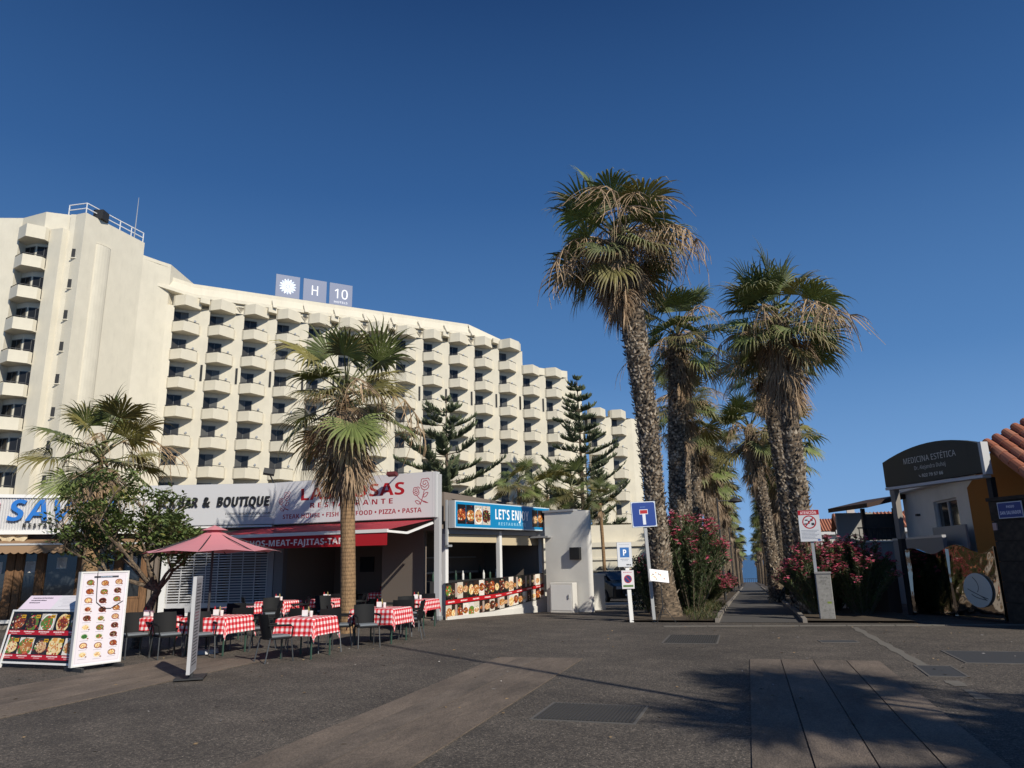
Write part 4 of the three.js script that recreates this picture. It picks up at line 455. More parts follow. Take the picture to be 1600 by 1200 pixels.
// ---------------------------------------------------------------- shrubs, trees
function leaf(b, p, d, up, L, w, col) { const s = d.clone().cross(up).normalize(); b.col = col; const m = p.clone().addScaledVector(d, L * .5), t = p.clone().addScaledVector(d, L).add(V(0, -L * .12, 0)); b.tri(p, m.clone().addScaledVector(s, w), t).tri(p, t, m.clone().addScaledVector(s, -w)); }
function oleander(seed, rx, h, rz, stems, fl) { // returns [stem, foliage, blossom] geometries of one bush
  const r = rng(seed), sb = mb(), lb = mb(), fb = mb();
  for (let i = 0; i < stems; i++) { const a = r() * 7, d = Math.sqrt(r()), ex = Math.cos(a) * d * rx, ez = Math.sin(a) * d * rz, hh = h * (.22 + .78 * Math.sqrt(Math.max(0, 1 - d * d * .8))) * (.8 + .3 * r()); const A = V(ex * .2, 0, ez * .2), Bp = V(ex * .55, hh * .65, ez * .55), E = V(ex * (1.0 + .1 * r()), hh, ez * (1 + .1 * r())), cv = new THREE.QuadraticBezierCurve3(A, Bp, E); sb.tube([cv.getPoint(0), cv.getPoint(.5), E], [.014, .009, .004], 3, false);
    for (let k = 0; k < 110; k++) { const t = .04 + .96 * Math.pow(r(), .85), p = cv.getPoint(t), tg = cv.getTangent(t), az = r() * 7, dir = V(Math.cos(az), .25 + .5 * r(), Math.sin(az)).addScaledVector(tg, .7).normalize(), q = .6 + .8 * r(); leaf(lb, p, dir, V(r() - .5, 1, r() - .5), .11 + .09 * r(), .013 + .008 * r(), r() < .06 ? [.16 * q, .15 * q, .04 * q] : [.075 * q, .112 * q, .036 * q]); }
    if (r() < fl) for (let m = 0; m < 7; m++) { const c = E.clone().add(V(r() - .5, r() - .3, r() - .5).multiplyScalar(.17)), q = .75 + .5 * r(), col = r() < .15 ? [.62 * q, .28 * q, .32 * q] : [.62 * q, .08 * q, .16 * q]; const up = V(r() - .5, .6 + r(), r() - .5).normalize(), s = V(1, 0, .3).cross(up).normalize(), u = up.clone().cross(s); fb.col = col; for (let k = 0; k < 5; k++) { const t = k / 5 * 2 * Math.PI, t2 = t + .55, t3 = t - .55, P = (w, q2, y) => c.clone().addScaledVector(s, Math.cos(w) * q2).addScaledVector(u, Math.sin(w) * q2).addScaledVector(up, y); fb.quad(c, P(t3, .034, .012), P(t, .05, .004), P(t2, .034, .012)); } } }
  return [sb.build(), lb.build(), fb.build()];
}
const stemMat = std(C(.13, .10, .07), .9);
const OL = [oleander(1, 1.15, 2.55, 1.0, 150, .85), oleander(2, 1.1, 1.9, 1.1, 140, .9), oleander(3, .9, 1.6, 1.1, 70, .4)];
function bush(label, kind, d, o, ry, s = 1, sy = 1) { const p = at(d, o), g = thing('oleander_bush', label, 'bush', p, ry, 'oleanders lining the avenue'); g.scale.set(s, s * sy, s); part(g, 'stems', OL[kind][0], stemMat).userData.kind = 'stuff'; part(g, 'foliage', OL[kind][1], M.leaf).userData.kind = 'stuff'; part(g, 'blossoms', OL[kind][2], M.petal).userData.kind = 'stuff'; }
bush('tall pink flowering oleander beside the flared palm base', 0, 2.6, -1.75, .4, 1.0, 1.08); bush('oleander sprigs flowering left of the blue sign post', 2, 3.0, -2.9, 2, .62, 1.65); bush('second oleander behind the tall one in the left row', 0, 6.4, -2.0, 2.2, .95, .95);
bush('pink oleander left of the warning sign', 1, 2.3, 1.5, .9, .85, 1.06); bush('dark wide oleander right of the warning sign', 1, 2.3, 2.55, 3.3, .88, 1.1); bush('oleander behind the warning sign post', 1, 4.2, 2.0, 5, .95, 1.05);
for (let i = 0; i < 7; i++) { bush(`${ord[i + 2]} oleander from the street in the left row`, 1 + i % 2, 10.5 + i * 4.6, -1.85, i * 1.3, .85, .8); bush(`${ord[i + 3]} oleander from the street in the right row`, 1 + (i + 1) % 2, 6.4 + i * 4.2, 1.85, i * 2.1, .9, .95); }
for (let i = 0; i < 6; i++) { const b = mb(), r = rng(80 + i); for (let k = 0; k < 160; k++) { const a = r() * 7, q = .5 + r() * .8; leaf(b, V((r() - .5) * .7, 0, (r() - .5) * .5), V(Math.cos(a) * .6, 1, Math.sin(a) * .6).normalize(), V(Math.cos(a), 0, Math.sin(a)), .12 + .22 * r(), .008, r() < .4 ? [.22 * q, .18 * q, .08 * q] : [.08 * q, .11 * q, .03 * q]); } const p = at(.3 + i * 1.7, -1.35 - .25 * (i % 2)); const g = part(scene, 'grass_tuft', b.build(), M.leaf, p[0], p[1] + .03, p[2]); tag(g, i ? `${ord[i]} dry grass tuft from the street along the left path edge` : 'dry grass tuft at the street end of the left bed', 'grass', 'grass tufts by the path'); }
{ // small leafy tree with a crooked trunk at left, rosettes of glossy leaves
  const g = thing('leafy_tree', 'small crooked tree with glossy leaves behind the menu board', 'tree', [-7.85, 0, -15.6]), r = (g.scale.setScalar(.80), rng(17)), br = mb(), lb = mb(), tips = [];
  const grow = (p, d, L, rad, depth) => { const pts = [p], rr = [rad]; let q = p, e = d.clone(); for (let i = 0; i < 3; i++) { e.add(V(r() - .5, (r() - .35) * .6, r() - .5).multiplyScalar(.38)).normalize(); q = q.clone().addScaledVector(e, L / 3); pts.push(q); rr.push(rad * (1 - .13 * (i + 1))); } br.tube(pts, rr, depth > 2 ? 7 : 4, false); if (depth === 0) { tips.push([q, e]); return; } const n = depth > 2 ? 3 : 3; for (let k = 0; k < n; k++) { const a = r() * 7; grow(q, e.clone().multiplyScalar(.75).add(V(Math.cos(a) * .85, .25 + .3 * r(), Math.sin(a) * .85)).normalize(), L * (.62 + .2 * r()), rad * .62, depth - 1); } if (depth < 3) tips.push([pts[2], e]); };
  const tp = [V(0, -.1, 0), V(.12, .5, 0), V(.28, .95, .05), V(.52, 1.45, .05)]; const trunk = mb().tube(tp, [.13, .11, .10, .085], 9, false);
  for (const [d, L] of [[V(-1.2, .5, .0), 1.3], [V(-1.1, .9, .2), 1.35], [V(-.9, .75, .2), 1.0], [V(-.75, .75, -.3), .95], [V(-1, .45, .3), 1.25], [V(.35, 1, .1), .72], [V(-.3, 1, .35), .85], [V(.6, .85, -.2), .6], [V(-.5, .9, -.2), 1.1]]) grow(V(.5, 1.42, .05), d.normalize(), L, .055, 3);
  trunk.tube([V(.2, .8, 0), V(.42, .95, .1), V(.5, 1.2, .1)], [.04, .03, .02], 5);
  for (const [p, d] of tips) { const n = 16; for (let k = 0; k < n; k++) { const a = r() * 7, q = .55 + .9 * r(), pp = p.clone().add(V(r() - .5, r() - .5, r() - .5).multiplyScalar(.34)); leaf(lb, pp, V(Math.cos(a), .1 + .8 * r(), Math.sin(a)).addScaledVector(d, .3).normalize(), V(r() - .5, 1, r() - .5), .14 + .08 * r(), .032 + .014 * r(), r() < .05 ? [.2 * q, .2 * q, .04 * q] : [.13 * q, .18 * q, .045 * q]); } }
  part(g, 'trunk', trunk.build(), M.bark); part(g, 'branches', br.build(), M.bark).userData.kind = 'stuff'; part(g, 'crown', lb.build(), M.leaf).userData.kind = 'stuff';
}
function pine(label, [x, z], H, R, seed, whorls, gap, y0) { // tiered pine: whorls of drooping branches with upturned brush twigs
  const y = gy(x, z), g = thing('tiered_pine', label, 'pine tree', [x, y, z], 0, 'pines in the hotel garden'), r = rng(seed), tb = mb(), fo = mb(); tb.tube([V(0, -.5, 0), V(.1, H * .5, 0), V(0, H, 0)], [.3, .18, .04], 8); part(g, 'trunk', tb.build(), M.bark); const bb = mb();
  for (let w = 0; w < whorls; w++) { const t = w / (whorls - 1), yy = y0 + (H - y0 - .3) * t, L = R * Math.pow(1 - t, .8) + .35, n = 6; for (let k = 0; k < n; k++) { if (r() < gap) continue; const a = k / n * 6.283 + w * .7 + r() * .4, o = V(Math.cos(a), 0, Math.sin(a)), s = V(-Math.sin(a), 0, Math.cos(a)), l = L * (.55 + .65 * r()), lift = .25 + .35 * r(), yj = yy + (r() - .5) * .5, P = q => V(0, yj, 0).addScaledVector(o, l * q).add(V(0, l * (-.12 * q + lift * q * q), 0)); bb.tube([P(0), P(.5), P(1)], [.05, .035, .02], 4, false);
      const m = Math.round(4 + l * 4.2); for (let i = 0; i < m; i++) { const q = .3 + .7 * i / m, p = P(q); if (r() < .12) continue; for (const sd of [-1, 1]) { const tl = (.6 + .45 * r()) * (1.15 - .5 * q) * Math.min(1, l * .5 + .3), e = p.clone().addScaledVector(s, sd * tl * .75).addScaledVector(o, tl * .45).add(V(0, tl * (.30 + .35 * r()), 0)), c = .6 + .8 * r(); fo.col = [.085 * c, .105 * c, .05 * c]; fo.tube([p, p.clone().lerp(e, .5).add(V(0, -.04, 0)), e], [.05, .07, .02], 4, false); for (let f = 0; f < 3; f++) { const u = p.clone().lerp(e, .4 + .25 * f); fo.tube([u, u.clone().add(V((r() - .5) * .25, .12 + .16 * r(), (r() - .5) * .25)).addScaledVector(o, .08)], [.05, .018], 3, false); } } } } }
  part(g, 'branches', bb.build(), M.bark).userData.kind = 'stuff'; part(g, 'needles', fo.build(), M.dryleaf).userData.kind = 'stuff'; 
}
pine('sparse tiered pine before the hotel left of centre', [-6.2, -66], 18.0, 7.0, 5, 10, .3, 6); pine('dense dark tiered pine before the hotel wing', [7.2, -78], 23.0, 6.0, 6, 17, .06, 4);
{ const b = mb(), r = rng(9); for (let k = 0; k < 5200; k++) { const p = V((r() - .5) * 1.7, r() * 1.75, (r() - .5) * 1.4), q = .5 + .8 * r(), a = r() * 7; p.x *= 1 - .25 * Math.pow(p.y / 1.8, 3); leaf(b, p, V(Math.cos(a), .3 + r(), Math.sin(a)).normalize(), V(r() - .5, 1, r() - .5), .09 + .05 * r(), .02, [.038 * q, .06 * q, .022 * q]); } const g = thing('clipped_hedge', 'dark dense hedge behind the parking signs', 'hedge', [4.75, gy(0, -26), -26]); part(g, 'foliage', b.build(), M.leaf).userData.kind = 'stuff'; part(g, 'stems', mb().tube([V(-.4, 0, 0), V(-.3, 1.2, 0)], .03, 4).tube([V(.3, 0, .1), V(.35, 1.2, 0)], .03, 4).build(), stemMat).userData.kind = 'stuff'; }
// ---------------------------------------------------------------- tables, chairs, umbrella
function clothGeo(a, c, over, y, flare, seed) { // cloth over a table of half sizes a, c, hanging over by `over`
  const N = 34, g = new THREE.PlaneGeometry(2 * (a + over), 2 * (c + over), N, N).rotateX(-Math.PI / 2), p = g.attributes.position, uv = g.attributes.uv;
  for (let i = 0; i < p.count; i++) { const x = p.getX(i), z = p.getZ(i), cx = Math.max(-a, Math.min(a, x)), cz = Math.max(-c, Math.min(c, z)), ox = x - cx, oz = z - cz, h = Math.hypot(ox, oz); uv.setXY(i, x, z);
    if (h < 1e-6) { p.setY(i, y + .0015 * Math.sin(x * 23 + z * 9)); continue; } const along = Math.abs(ox) > 0 && Math.abs(oz) > 0 ? Math.atan2(Math.abs(oz), Math.abs(ox)) : 0, rip = .022 * Math.sin((cx * 15 + cz * 17) + seed) + (along ? .05 * Math.sin(along * 6 + seed) : 0), out = Math.min(h, .02) + flare * h + (.6 + rip * 8) * h * .12; p.setXYZ(i, cx + ox / h * out, y - Math.max(0, h - .015) * .98, cz + oz / h * out); }
  g.computeVertexNormals(); return g;
}
const tblTop = new RoundedBoxGeometry(1, .03, 1, 2, .012), legG = mb().tube([V(0, 0, 0), V(0, .64, 0)], .018, 6).build();
const TR = Math.atan2(-PD[0], -PD[1]);
const cup = new THREE.LatheGeometry([[0, 0], [.03, 0], [.036, .1], [.033, .1], [.028, .006], [0, .006]].map(a => new THREE.Vector2(...a)), 10), bottle = new THREE.LatheGeometry([[0, 0], [.024, 0], [.024, .1], [.01, .13], [.01, .16], [0, .16]].map(a => new THREE.Vector2(...a)), 9);
function table(what, x, z, w, d, ry, over, set = true, y0 = 0) {
  const t = thing('dining_table', `metal legged table under ${what}`, 'table', [x, y0, z], TR + ry, 'restaurant tables'); const tp = part(t, 'tabletop', tblTop, M.greyPaint, 0, .655, 0); tp.scale.set(w, 1, d); for (const sx of [-1, 1]) for (const sz of [-1, 1]) part(t, 'leg', legG, M.greenmetal, sx * (w / 2 - .06), 0, sz * (d / 2 - .06));
  const c = thing('tablecloth', what, 'tablecloth', [x, y0, z], TR + ry, 'red checked tablecloths'); part(c, 'white_undercloth', clothGeo(w / 2 + .004, d / 2 + .004, over * .88, .6735, .02, x + 2), M.linen); const k = part(c, 'checked_cloth', clothGeo(w / 2 + .01, d / 2 + .01, over * 1.02, .679, .06, x * 3), M.gingham); k.rotation.y = 0;
  if (set) { const s = thing('condiment_set', `napkin holder and bottles on ${what}`, 'condiments', [x - .05, y0 + .682, z - .05], ry, 'table condiment sets'); part(s, 'tray', new THREE.CylinderGeometry(.08, .08, .012, 14).translate(0, .006, 0), M.metal); part(s, 'napkins', mb().box(0, 0, 0, .1, .10, .05).build(), M.linen, 0, .064, .015); part(s, 'bottle', bottle, M.tanMaroon, -.05, .012, -.035); part(s, 'bottle', bottle, std(C(.28, .22, .06), .3), .045, .012, -.04); part(s, 'tumbler', cup, M.whitePaint, .11, -.001, .03); }
}
// chair: bent plastic back, grey seat, arms and four legs; faces +z
const CH = (() => { const back = new THREE.PlaneGeometry(1, 1, 10, 10), p = back.attributes.position; const front = [], L = []; for (const off of [0, -.014]) { const g = new THREE.PlaneGeometry(1, 1, 10, 10), q = g.attributes.position; for (let i = 0; i < q.count; i++) { const u = q.getX(i) * 2, v = q.getY(i) + .5, wd = .185 + .035 * v - .02 * Math.pow(v, 6), top = .42 * v - .02 * u * u * v + .02 * Math.pow(Math.abs(u), 4) * v; q.setXYZ(i, u * wd, .37 + top, -.20 - .10 * v + .055 * u * u + off); } g.computeVertexNormals(); L.push(g); }
  const rim = mb(); const E = L[0].attributes.position, Fp = L[1].attributes.position, W = 11, id = (i, j) => j * W + i, pv = (a, k) => V(a.getX(k), a.getY(k), a.getZ(k)); const ring = []; for (let i = 0; i < 10; i++) ring.push(id(i, 0)); for (let j = 0; j < 10; j++) ring.push(id(10, j)); for (let i = 10; i > 0; i--) ring.push(id(i, 10)); for (let j = 10; j > 0; j--) ring.push(id(0, j)); for (let k = 0; k < ring.length; k++) { const a = ring[k], b = ring[(k + 1) % ring.length]; rim.quad(pv(E, a), pv(E, b), pv(Fp, b), pv(Fp, a)); }
  const strip = g => { const n = g.toNonIndexed(); return n; }; const bk = mergeGeometries([strip(L[0]), strip(L[1]), rim.build()]);
  const seat = new RoundedBoxGeometry(.40, .035, .40, 2, .015).translate(0, .385, .0), pad = new RoundedBoxGeometry(.36, .04, .35, 3, .018).translate(0, .415, .01);
  const leg = (sx, sz) => mb().tube([V(sx * .215, 0, sz > 0 ? .23 : -.27), V(sx * .2, .38, sz > 0 ? .19 : -.19)], .012, 6).build();
  const arm = sx => mb().tube([V(sx * .2, .38, .19), V(sx * .225, .56, .2), V(sx * .23, .59, .15), V(sx * .225, .60, -.1), V(sx * .205, .60, -.235)], [.012, .013, .02, .02, .013], 6).build();
  return { bk, seat, pad, legs: [leg(-1, 1), leg(1, 1), leg(-1, -1), leg(1, -1)], arms: [arm(-1), arm(1)] }; })();
let chair0 = null;
function chair(label, x, z, ry, y0 = 0) { ry += (nC(x * 3.1, z * 2.3) - .5) * .9;
  if (chair0) return copyThing(chair0, label, [x, y0, z], ry);
  const t = chair0 = thing('armchair', label, 'chair', [x, y0, z], ry, 'black restaurant armchairs'); part(t, 'backrest', CH.bk, M.chair); part(t, 'seat', CH.seat, M.chair); part(t, 'seat_pad', CH.pad, M.cushion); for (const l of CH.legs) part(t, 'leg', l, M.chairLeg); for (const a of CH.arms) part(t, 'armrest', a, M.chair);
}
const F = TR; // street-aligned angle; a chair turned F + PI/2 faces right along the row
table('the red checked cloth nearest the street', -3.78, -13.62, .72, .72, 0, .30);
table('the red checked cloth right of the bare palm trunk', -2.85, -15.85, .95, .8, 0, .32);
table('the red checked cloth beside the grey post', -2.5, -19.0, .75, .8, 0, .26);
table('the wide red checked cloth under the pink umbrella', -5.72, -14.45, .95, .75, 0, .30);
table('the red checked cloth beside the tall menu board', -7.2, -14.75, .95, .72, 0, .24);
table('the small red checked cloth between the umbrella and the grille', -6.45, -17.4, .7, .7, 0, .18, false);
table('the red checked cloth in front of the grey pier', -6.3, -19.9, .85, .75, 0, .28);
table('the shaded red checked cloth left of the bare palm trunk', -5.15, -20.4, .75, .75, 0, .22);
table('the red checked cloth deep in the open restaurant', -4.3, -24.3, .75, .75, .3, .2);
table('the red checked cloth at the back right of the open restaurant', -3.1, -24.0, .7, .75, .3, .2, false);
const RT = F + Math.PI / 2, LT = F - Math.PI / 2, AW = F + Math.PI;
chair('black armchair left of the table nearest the street', -4.16, -13.1, AW - .55); chair('black armchair behind the table nearest the street', -3.62, -14.35, F - .1); chair('black armchair left of the bare trunk behind the front table', -4.25, -14.75, F + .1);
chair('black armchair before the table right of the trunk', -2.98, -15.0, AW - .35); chair('black armchair with its back against the front table', -3.52, -15.2, RT + .3); chair('black armchair right of the table by the trunk', -2.3, -16.4, LT + .2); chair('black armchair behind the table by the trunk', -2.6, -16.95, F);
chair('black armchair before the table at the grey post', -2.62, -18.15, AW - .2); chair('black armchair behind the table at the grey post', -2.35, -19.9, F + .1); chair('black armchair left of the table at the grey post', -3.25, -19.0, RT);
chair('black armchair at the left end of the front row by the menu board', -7.08, -14.05, AW - .35); chair('second black armchair of the front row beside the menu board', -6.42, -13.95, AW - .3); chair('black armchair half hidden by the narrow stand', -5.75, -13.8, AW - .3); chair('black armchair right of the umbrella table', -5.0, -14.9, LT + .15); chair('black armchair behind the umbrella table', -5.6, -15.3, F); chair('black armchair behind the table by the menu board', -7.0, -15.6, F + .1); chair('black armchair behind the left front row beside the umbrella pole', -6.35, -15.5, F - .1);
chair('black armchair left of the small table by the grille', -7.15, -17.5, RT); chair('black armchair before the small table by the grille', -6.25, -16.7, AW); chair('black armchair right of the small table by the grille', -5.75, -17.5, LT);
chair('black armchair before the table at the grey pier', -6.2, -19.1, AW); chair('black armchair right of the table at the grey pier', -5.65, -19.5, LT - .2); chair('black armchair left of the table at the grey pier', -7.0, -20.0, RT); chair('black armchair before the shaded table by the trunk', -5.0, -19.55, AW); chair('black armchair behind the shaded table by the trunk', -5.0, -21.2, F); chair('black armchair right of the shaded table by the trunk', -4.35, -20.4, LT);
chair('black armchair inside the open restaurant at left', -5.0, -24.4, RT); chair('black armchair inside the open restaurant between two tables', -3.7, -24.6, LT); chair('black armchair inside the open restaurant before the back table', -3.2, -23.2, AW);
{ const u = thing('parasol', 'faded pink parasol over the restaurant tables', 'parasol', [-5.95, 0, -14.55], TR + .1); part(u, 'base', new THREE.CylinderGeometry(.22, .24, .07, 20).translate(0, .035, 0), M.palegrey); part(u, 'pole', mb().tube([V(0, .05, 0), V(0, 2.32, 0)], .022, 8).build(), M.iron);
  const b = mb(), R = 1.3, y1 = 1.86, y0 = 2.34, n = 8, rim = k => { const a = (k + .5) / n * 2 * Math.PI; return V(Math.cos(a) * R, y1 + .0 * k, Math.sin(a) * R); }; const top = V(0, y0, 0); for (let k = 0; k < n; k++) { const A = rim(k), Bq = rim(k + 1), m = A.clone().lerp(Bq, .5).multiplyScalar(.985).setY(y1 + .035), S = 6; for (let i = 0; i < S; i++) { const f = q => { const t = q / S, e = t < .5 ? A.clone().lerp(m, t * 2) : m.clone().lerp(Bq, t * 2 - 1); return e; }; let p0 = f(i), p1 = f(i + 1); for (let j = 0; j < 5; j++) { const s0 = j / 5, s1 = (j + 1) / 5, L2 = (p, s) => top.clone().lerp(p, s).add(V(0, -.07 * Math.sin(s * Math.PI), 0)); b.quad(L2(p0, s0), L2(p1, s0), L2(p1, s1), L2(p0, s1)); } } }
  part(u, 'canopy', b.build(), M.umbrella); const c2 = mb(); for (let k = 0; k < n; k++) c2.tri(V(0, y0 + .05, 0), rim(k + 1).multiplyScalar(.2).setY(y0 - .05), rim(k).multiplyScalar(.2).setY(y0 - .05)); part(u, 'vent_cap', c2.build(), M.umbrella); for (let k = 0; k < n; k++) part(u, 'rib', mb().beam(V(0, y0 - .06, 0), rim(k).add(V(0, -.015, 0)), .015, .015).build(), M.iron); part(u, 'hub', new THREE.CylinderGeometry(.04, .04, .1, 10).translate(0, 1.95, 0), M.iron); }
// ---------------------------------------------------------------- menu boards
{ const g = frame('menu_board', 'tall white menu board with rows of plated dishes', 'menu board', [-7.17, -12.28], [-6.74, -12.98]), W = .82;
  const t = canvasTex(700, 1320, (x, w, h) => { const r = rng(31); x.fillStyle = '#ece4ea'; x.fillRect(0, 0, w, h); x.strokeStyle = '#b9b2bb'; x.lineWidth = 3; x.strokeRect(26, 26, w - 52, h - 52); x.fillStyle = '#4a4850'; x.fillRect(180, 46, 380, 30); words(x, 280, 52, 180, 18, '#9fb0c4', r); for (let row = 0; row < 9; row++) for (let c = 0; c < 3; c++) { const cx = 130 + c * 220 + (r() - .5) * 14, cy = 140 + row * 130 + (c === 1 ? 14 : 0); dish(x, cx, cy, 58, 42, r, row === 6 && c === 0 ? ['#4f8a3a', '#6aa850', '#2f6030'] : foodPal[Math.floor(r() * 6)], r() < .35 ? '#f4efe8' : '#8a3a2c'); dish(x, cx + 52, cy + 34, 14, 10, r, foodPal[0], '#888'); words(x, cx - 62, cy + 58, 120, 7, '#9a93a0', r); } });
  part(g, 'panel', mb().bb(0, W, .07, 1.56, -.07, 0).build(), M.palegrey); part(g, 'print', new THREE.PlaneGeometry(W - .05, 1.44), printMat(t, .45), W / 2, .815, .004); part(g, 'rim', mb().bb(0, W, 1.535, 1.56, .0, .014).bb(0, W, .07, .095, .0, .014).bb(0, .025, .095, 1.535, .0, .014).bb(W - .025, W, .095, 1.535, .0, .014).build(), M.whitePaint); for (const x of [.08, W - .08]) part(g, 'foot', mb().bb(x - .02, x + .02, .0, .06, -.3, .22).build(), M.iron);
  part(g, 'cable', mb().tube([V(.27, 1.57, .012), V(.285, 1.2, .02), V(.3, 1.06, .014), V(.42, .96, .014), V(.55, .95, .014), V(.75, 1.06, .014)], .006, 4).build(), M.black); }
{ const g = frame('food_display', 'wide low black board of food photographs with price tags', 'menu board', [-8.95, -13.15], [-7.22, -12.5]), W = 1.85;
  const t = canvasTex(1400, 640, (x, w, h) => { const r = rng(8); x.fillStyle = '#120d0c'; x.fillRect(0, 0, w, h); for (let row = 0; row < 2; row++) for (let i = 0; i < 5; i++) { const px = 10 + i * 278, py = 24 + row * 308; photoTile(x, px, py, 272, 210, r, (i + row) % 3 !== 2); dish(x, px + 100 + 60 * r(), py + 120, 95, 70, r, foodPal[(i * 2 + row) % 6], null); x.fillStyle = '#d9a51c'; x.fillRect(px + 170, py + 14, 82, 44); words(x, px + 180, py + 26, 58, 18, '#5a3c08', r); } for (const yy of [238, 546]) { x.fillStyle = '#b8121f'; x.fillRect(0, yy, w, 62); for (let i = 0; i < 5; i++) { words(x, 30 + i * 278, yy + 10, 200, 20, '#f4dcd8', r); words(x, 70 + i * 278, yy + 38, 120, 12, '#e8b8b4', r); } } });
  const tilt = -.2, h = .88, P = (y, z) => [y * Math.cos(tilt) - z * Math.sin(tilt), y * Math.sin(tilt) + z * Math.cos(tilt)]; const pn = part(g, 'panel', mb().bb(0, W, 0, h, -.05, 0).build(), M.whitePaint, 0, .07, 0); pn.rotation.x = tilt; part(pn, 'print', new THREE.PlaneGeometry(W - .06, h - .07), printMat(t, .45), W / 2, h / 2, .004); part(pn, 'rim', mb().bb(0, W, h - .03, h, 0, .016).bb(0, W, 0, .03, 0, .016).bb(0, .025, .03, h - .03, 0, .016).build(), M.whitePaint);
  for (const x of [.1, W - .1]) part(g, 'leg', mb().beam(V(x, 0, .02), V(x, .9, -.2), .04, .04).beam(V(x, 0, -.6), V(x, .95, -.24), .04, .04).build(), M.whitePaint);
  const paper = canvasTex(900, 200, (x, w, h2) => { const r = rng(4); x.fillStyle = '#dcd8dc'; x.fillRect(0, 0, w, h2); x.fillStyle = '#e6d4e2'; x.fillRect(0, 0, 400, h2); x.strokeStyle = '#7a7880'; x.lineWidth = 2; for (let k = 0; k < 8; k++) { x.beginPath(); x.moveTo(420 + r() * 100, 20 + k * 20); x.lineTo(890, 10 + k * 24 * r()); x.stroke(); } for (let k = 0; k < 3; k++) words(x, 60, 30 + k * 34, 260 - k * 60, 16, '#4c4050', r); });
  const sh = part(g, 'paper_sheets', new THREE.PlaneGeometry(W - .12, .30, 8, 2), new THREE.MeshStandardMaterial({ map: paper, roughness: .8, side: THREE.DoubleSide }), W / 2 + .05, 1.05, -.28); sh.rotation.x = -.75; part(g, 'shelf', mb().quad(V(.05, .93, -.2), V(W - .02, .93, -.2), V(W - .02, 1.13, -.4), V(.05, 1.13, -.4)).build(), M.palegrey); }
{ const g = frame('narrow_stand', 'narrow free standing price board seen almost edge on', 'menu board', [-4.72, -10.98], [-4.9, -11.62]), W = .66;
  const t = canvasTex(330, 720, (x, w, h) => { const r = rng(6); x.fillStyle = '#a9a7aa'; x.fillRect(0, 0, w, h); for (let k = 0; k < 26; k++) words(x, 30, 40 + k * 25, w - 60 - 60 * r(), 13, k > 8 && k < 12 ? '#8a4a58' : '#2c2a2e', r); });
  part(g, 'panel', mb().bb(0, W, .1, 1.46, -.025, .025).build(), M.palegrey); for (const [z, ry] of [[.028, 0], [-.028, Math.PI]]) part(g, 'print', new THREE.PlaneGeometry(W - .06, 1.3), printMat(t, .6), W / 2, .78, z, ry); part(g, 'post', mb().bb(W / 2 - .03, W / 2 + .03, .03, .1, -.03, .03).build(), M.iron); part(g, 'base_plate', mb().bb(W / 2 - .25, W / 2 + .25, .02, .04, -.2, .2).build(), M.iron); for (const [x, z] of [[-.22, -.18], [.22, -.18], [-.22, .18], [.22, .18]]) part(g, 'caster', new THREE.CylinderGeometry(.022, .022, .03, 10).rotateX(Math.PI / 2), M.dark, W / 2 + x, .022, z); }
// ---------------------------------------------------------------- road signs
function plate(g, name, w, h, x, y, z, ry, t, tilt = 0) { const p = part(g, name, new RoundedBoxGeometry(w, h, .02, 2, .009), M.galv, x, y, z, ry); part(p, 'print', new THREE.PlaneGeometry(w - .012, h - .012), printMat(t, .45), 0, 0, .0125); if (tilt) p.rotation.z = tilt; return p; }
{ const g = thing('parking_sign', 'white post with blue parking sign over a no-parking sign', 'road sign', [2.88, 0, -19.15], .12); const post = part(g, 'post', mb().bb(-.05, .05, -.1, 1.9, -.03, .03).build(), M.whitePaint); post.rotation.z = .03;
  plate(g, 'parking_plate', .39, .62, -.10, 1.66, .05, 0, canvasTex(256, 400, (x, w, h) => { const r = rng(2); x.fillStyle = '#d6d8dc'; x.fillRect(0, 0, w, h); x.fillStyle = '#2f6cb0'; x.fillRect(46, 82, 164, 164); x.fillStyle = '#fff'; fitText(x, 'P', w / 2, 168, 74, 'bold $px sans-serif', 140); words(x, 30, 26, 190, 14, '#b2b6be', r); words(x, 50, 270, 150, 14, '#8890a0', r); words(x, 70, 296, 110, 10, '#9098a8', r); words(x, 150, 356, 90, 26, '#4a4c52', r); }));
  plate(g, 'no_parking_plate', .33, .46, -.05, 1.04, .05, 0, canvasTex(240, 340, (x, w, h) => { const r = rng(3); x.fillStyle = '#ded9dc'; x.fillRect(0, 0, w, h); words(x, 30, 26, 180, 22, '#c09098', r); x.fillStyle = '#a82838'; x.beginPath(); x.arc(w / 2, 160, 78, 0, 7); x.fill(); x.fillStyle = '#22346e'; x.beginPath(); x.arc(w / 2, 160, 62, 0, 7); x.fill(); x.strokeStyle = '#a82838'; x.lineWidth = 18; x.beginPath(); x.moveTo(w / 2 - 48, 112); x.lineTo(w / 2 + 48, 208); x.stroke(); x.fillStyle = '#5d7a4a'; x.fillRect(20, 270, w - 40, 40); })); }
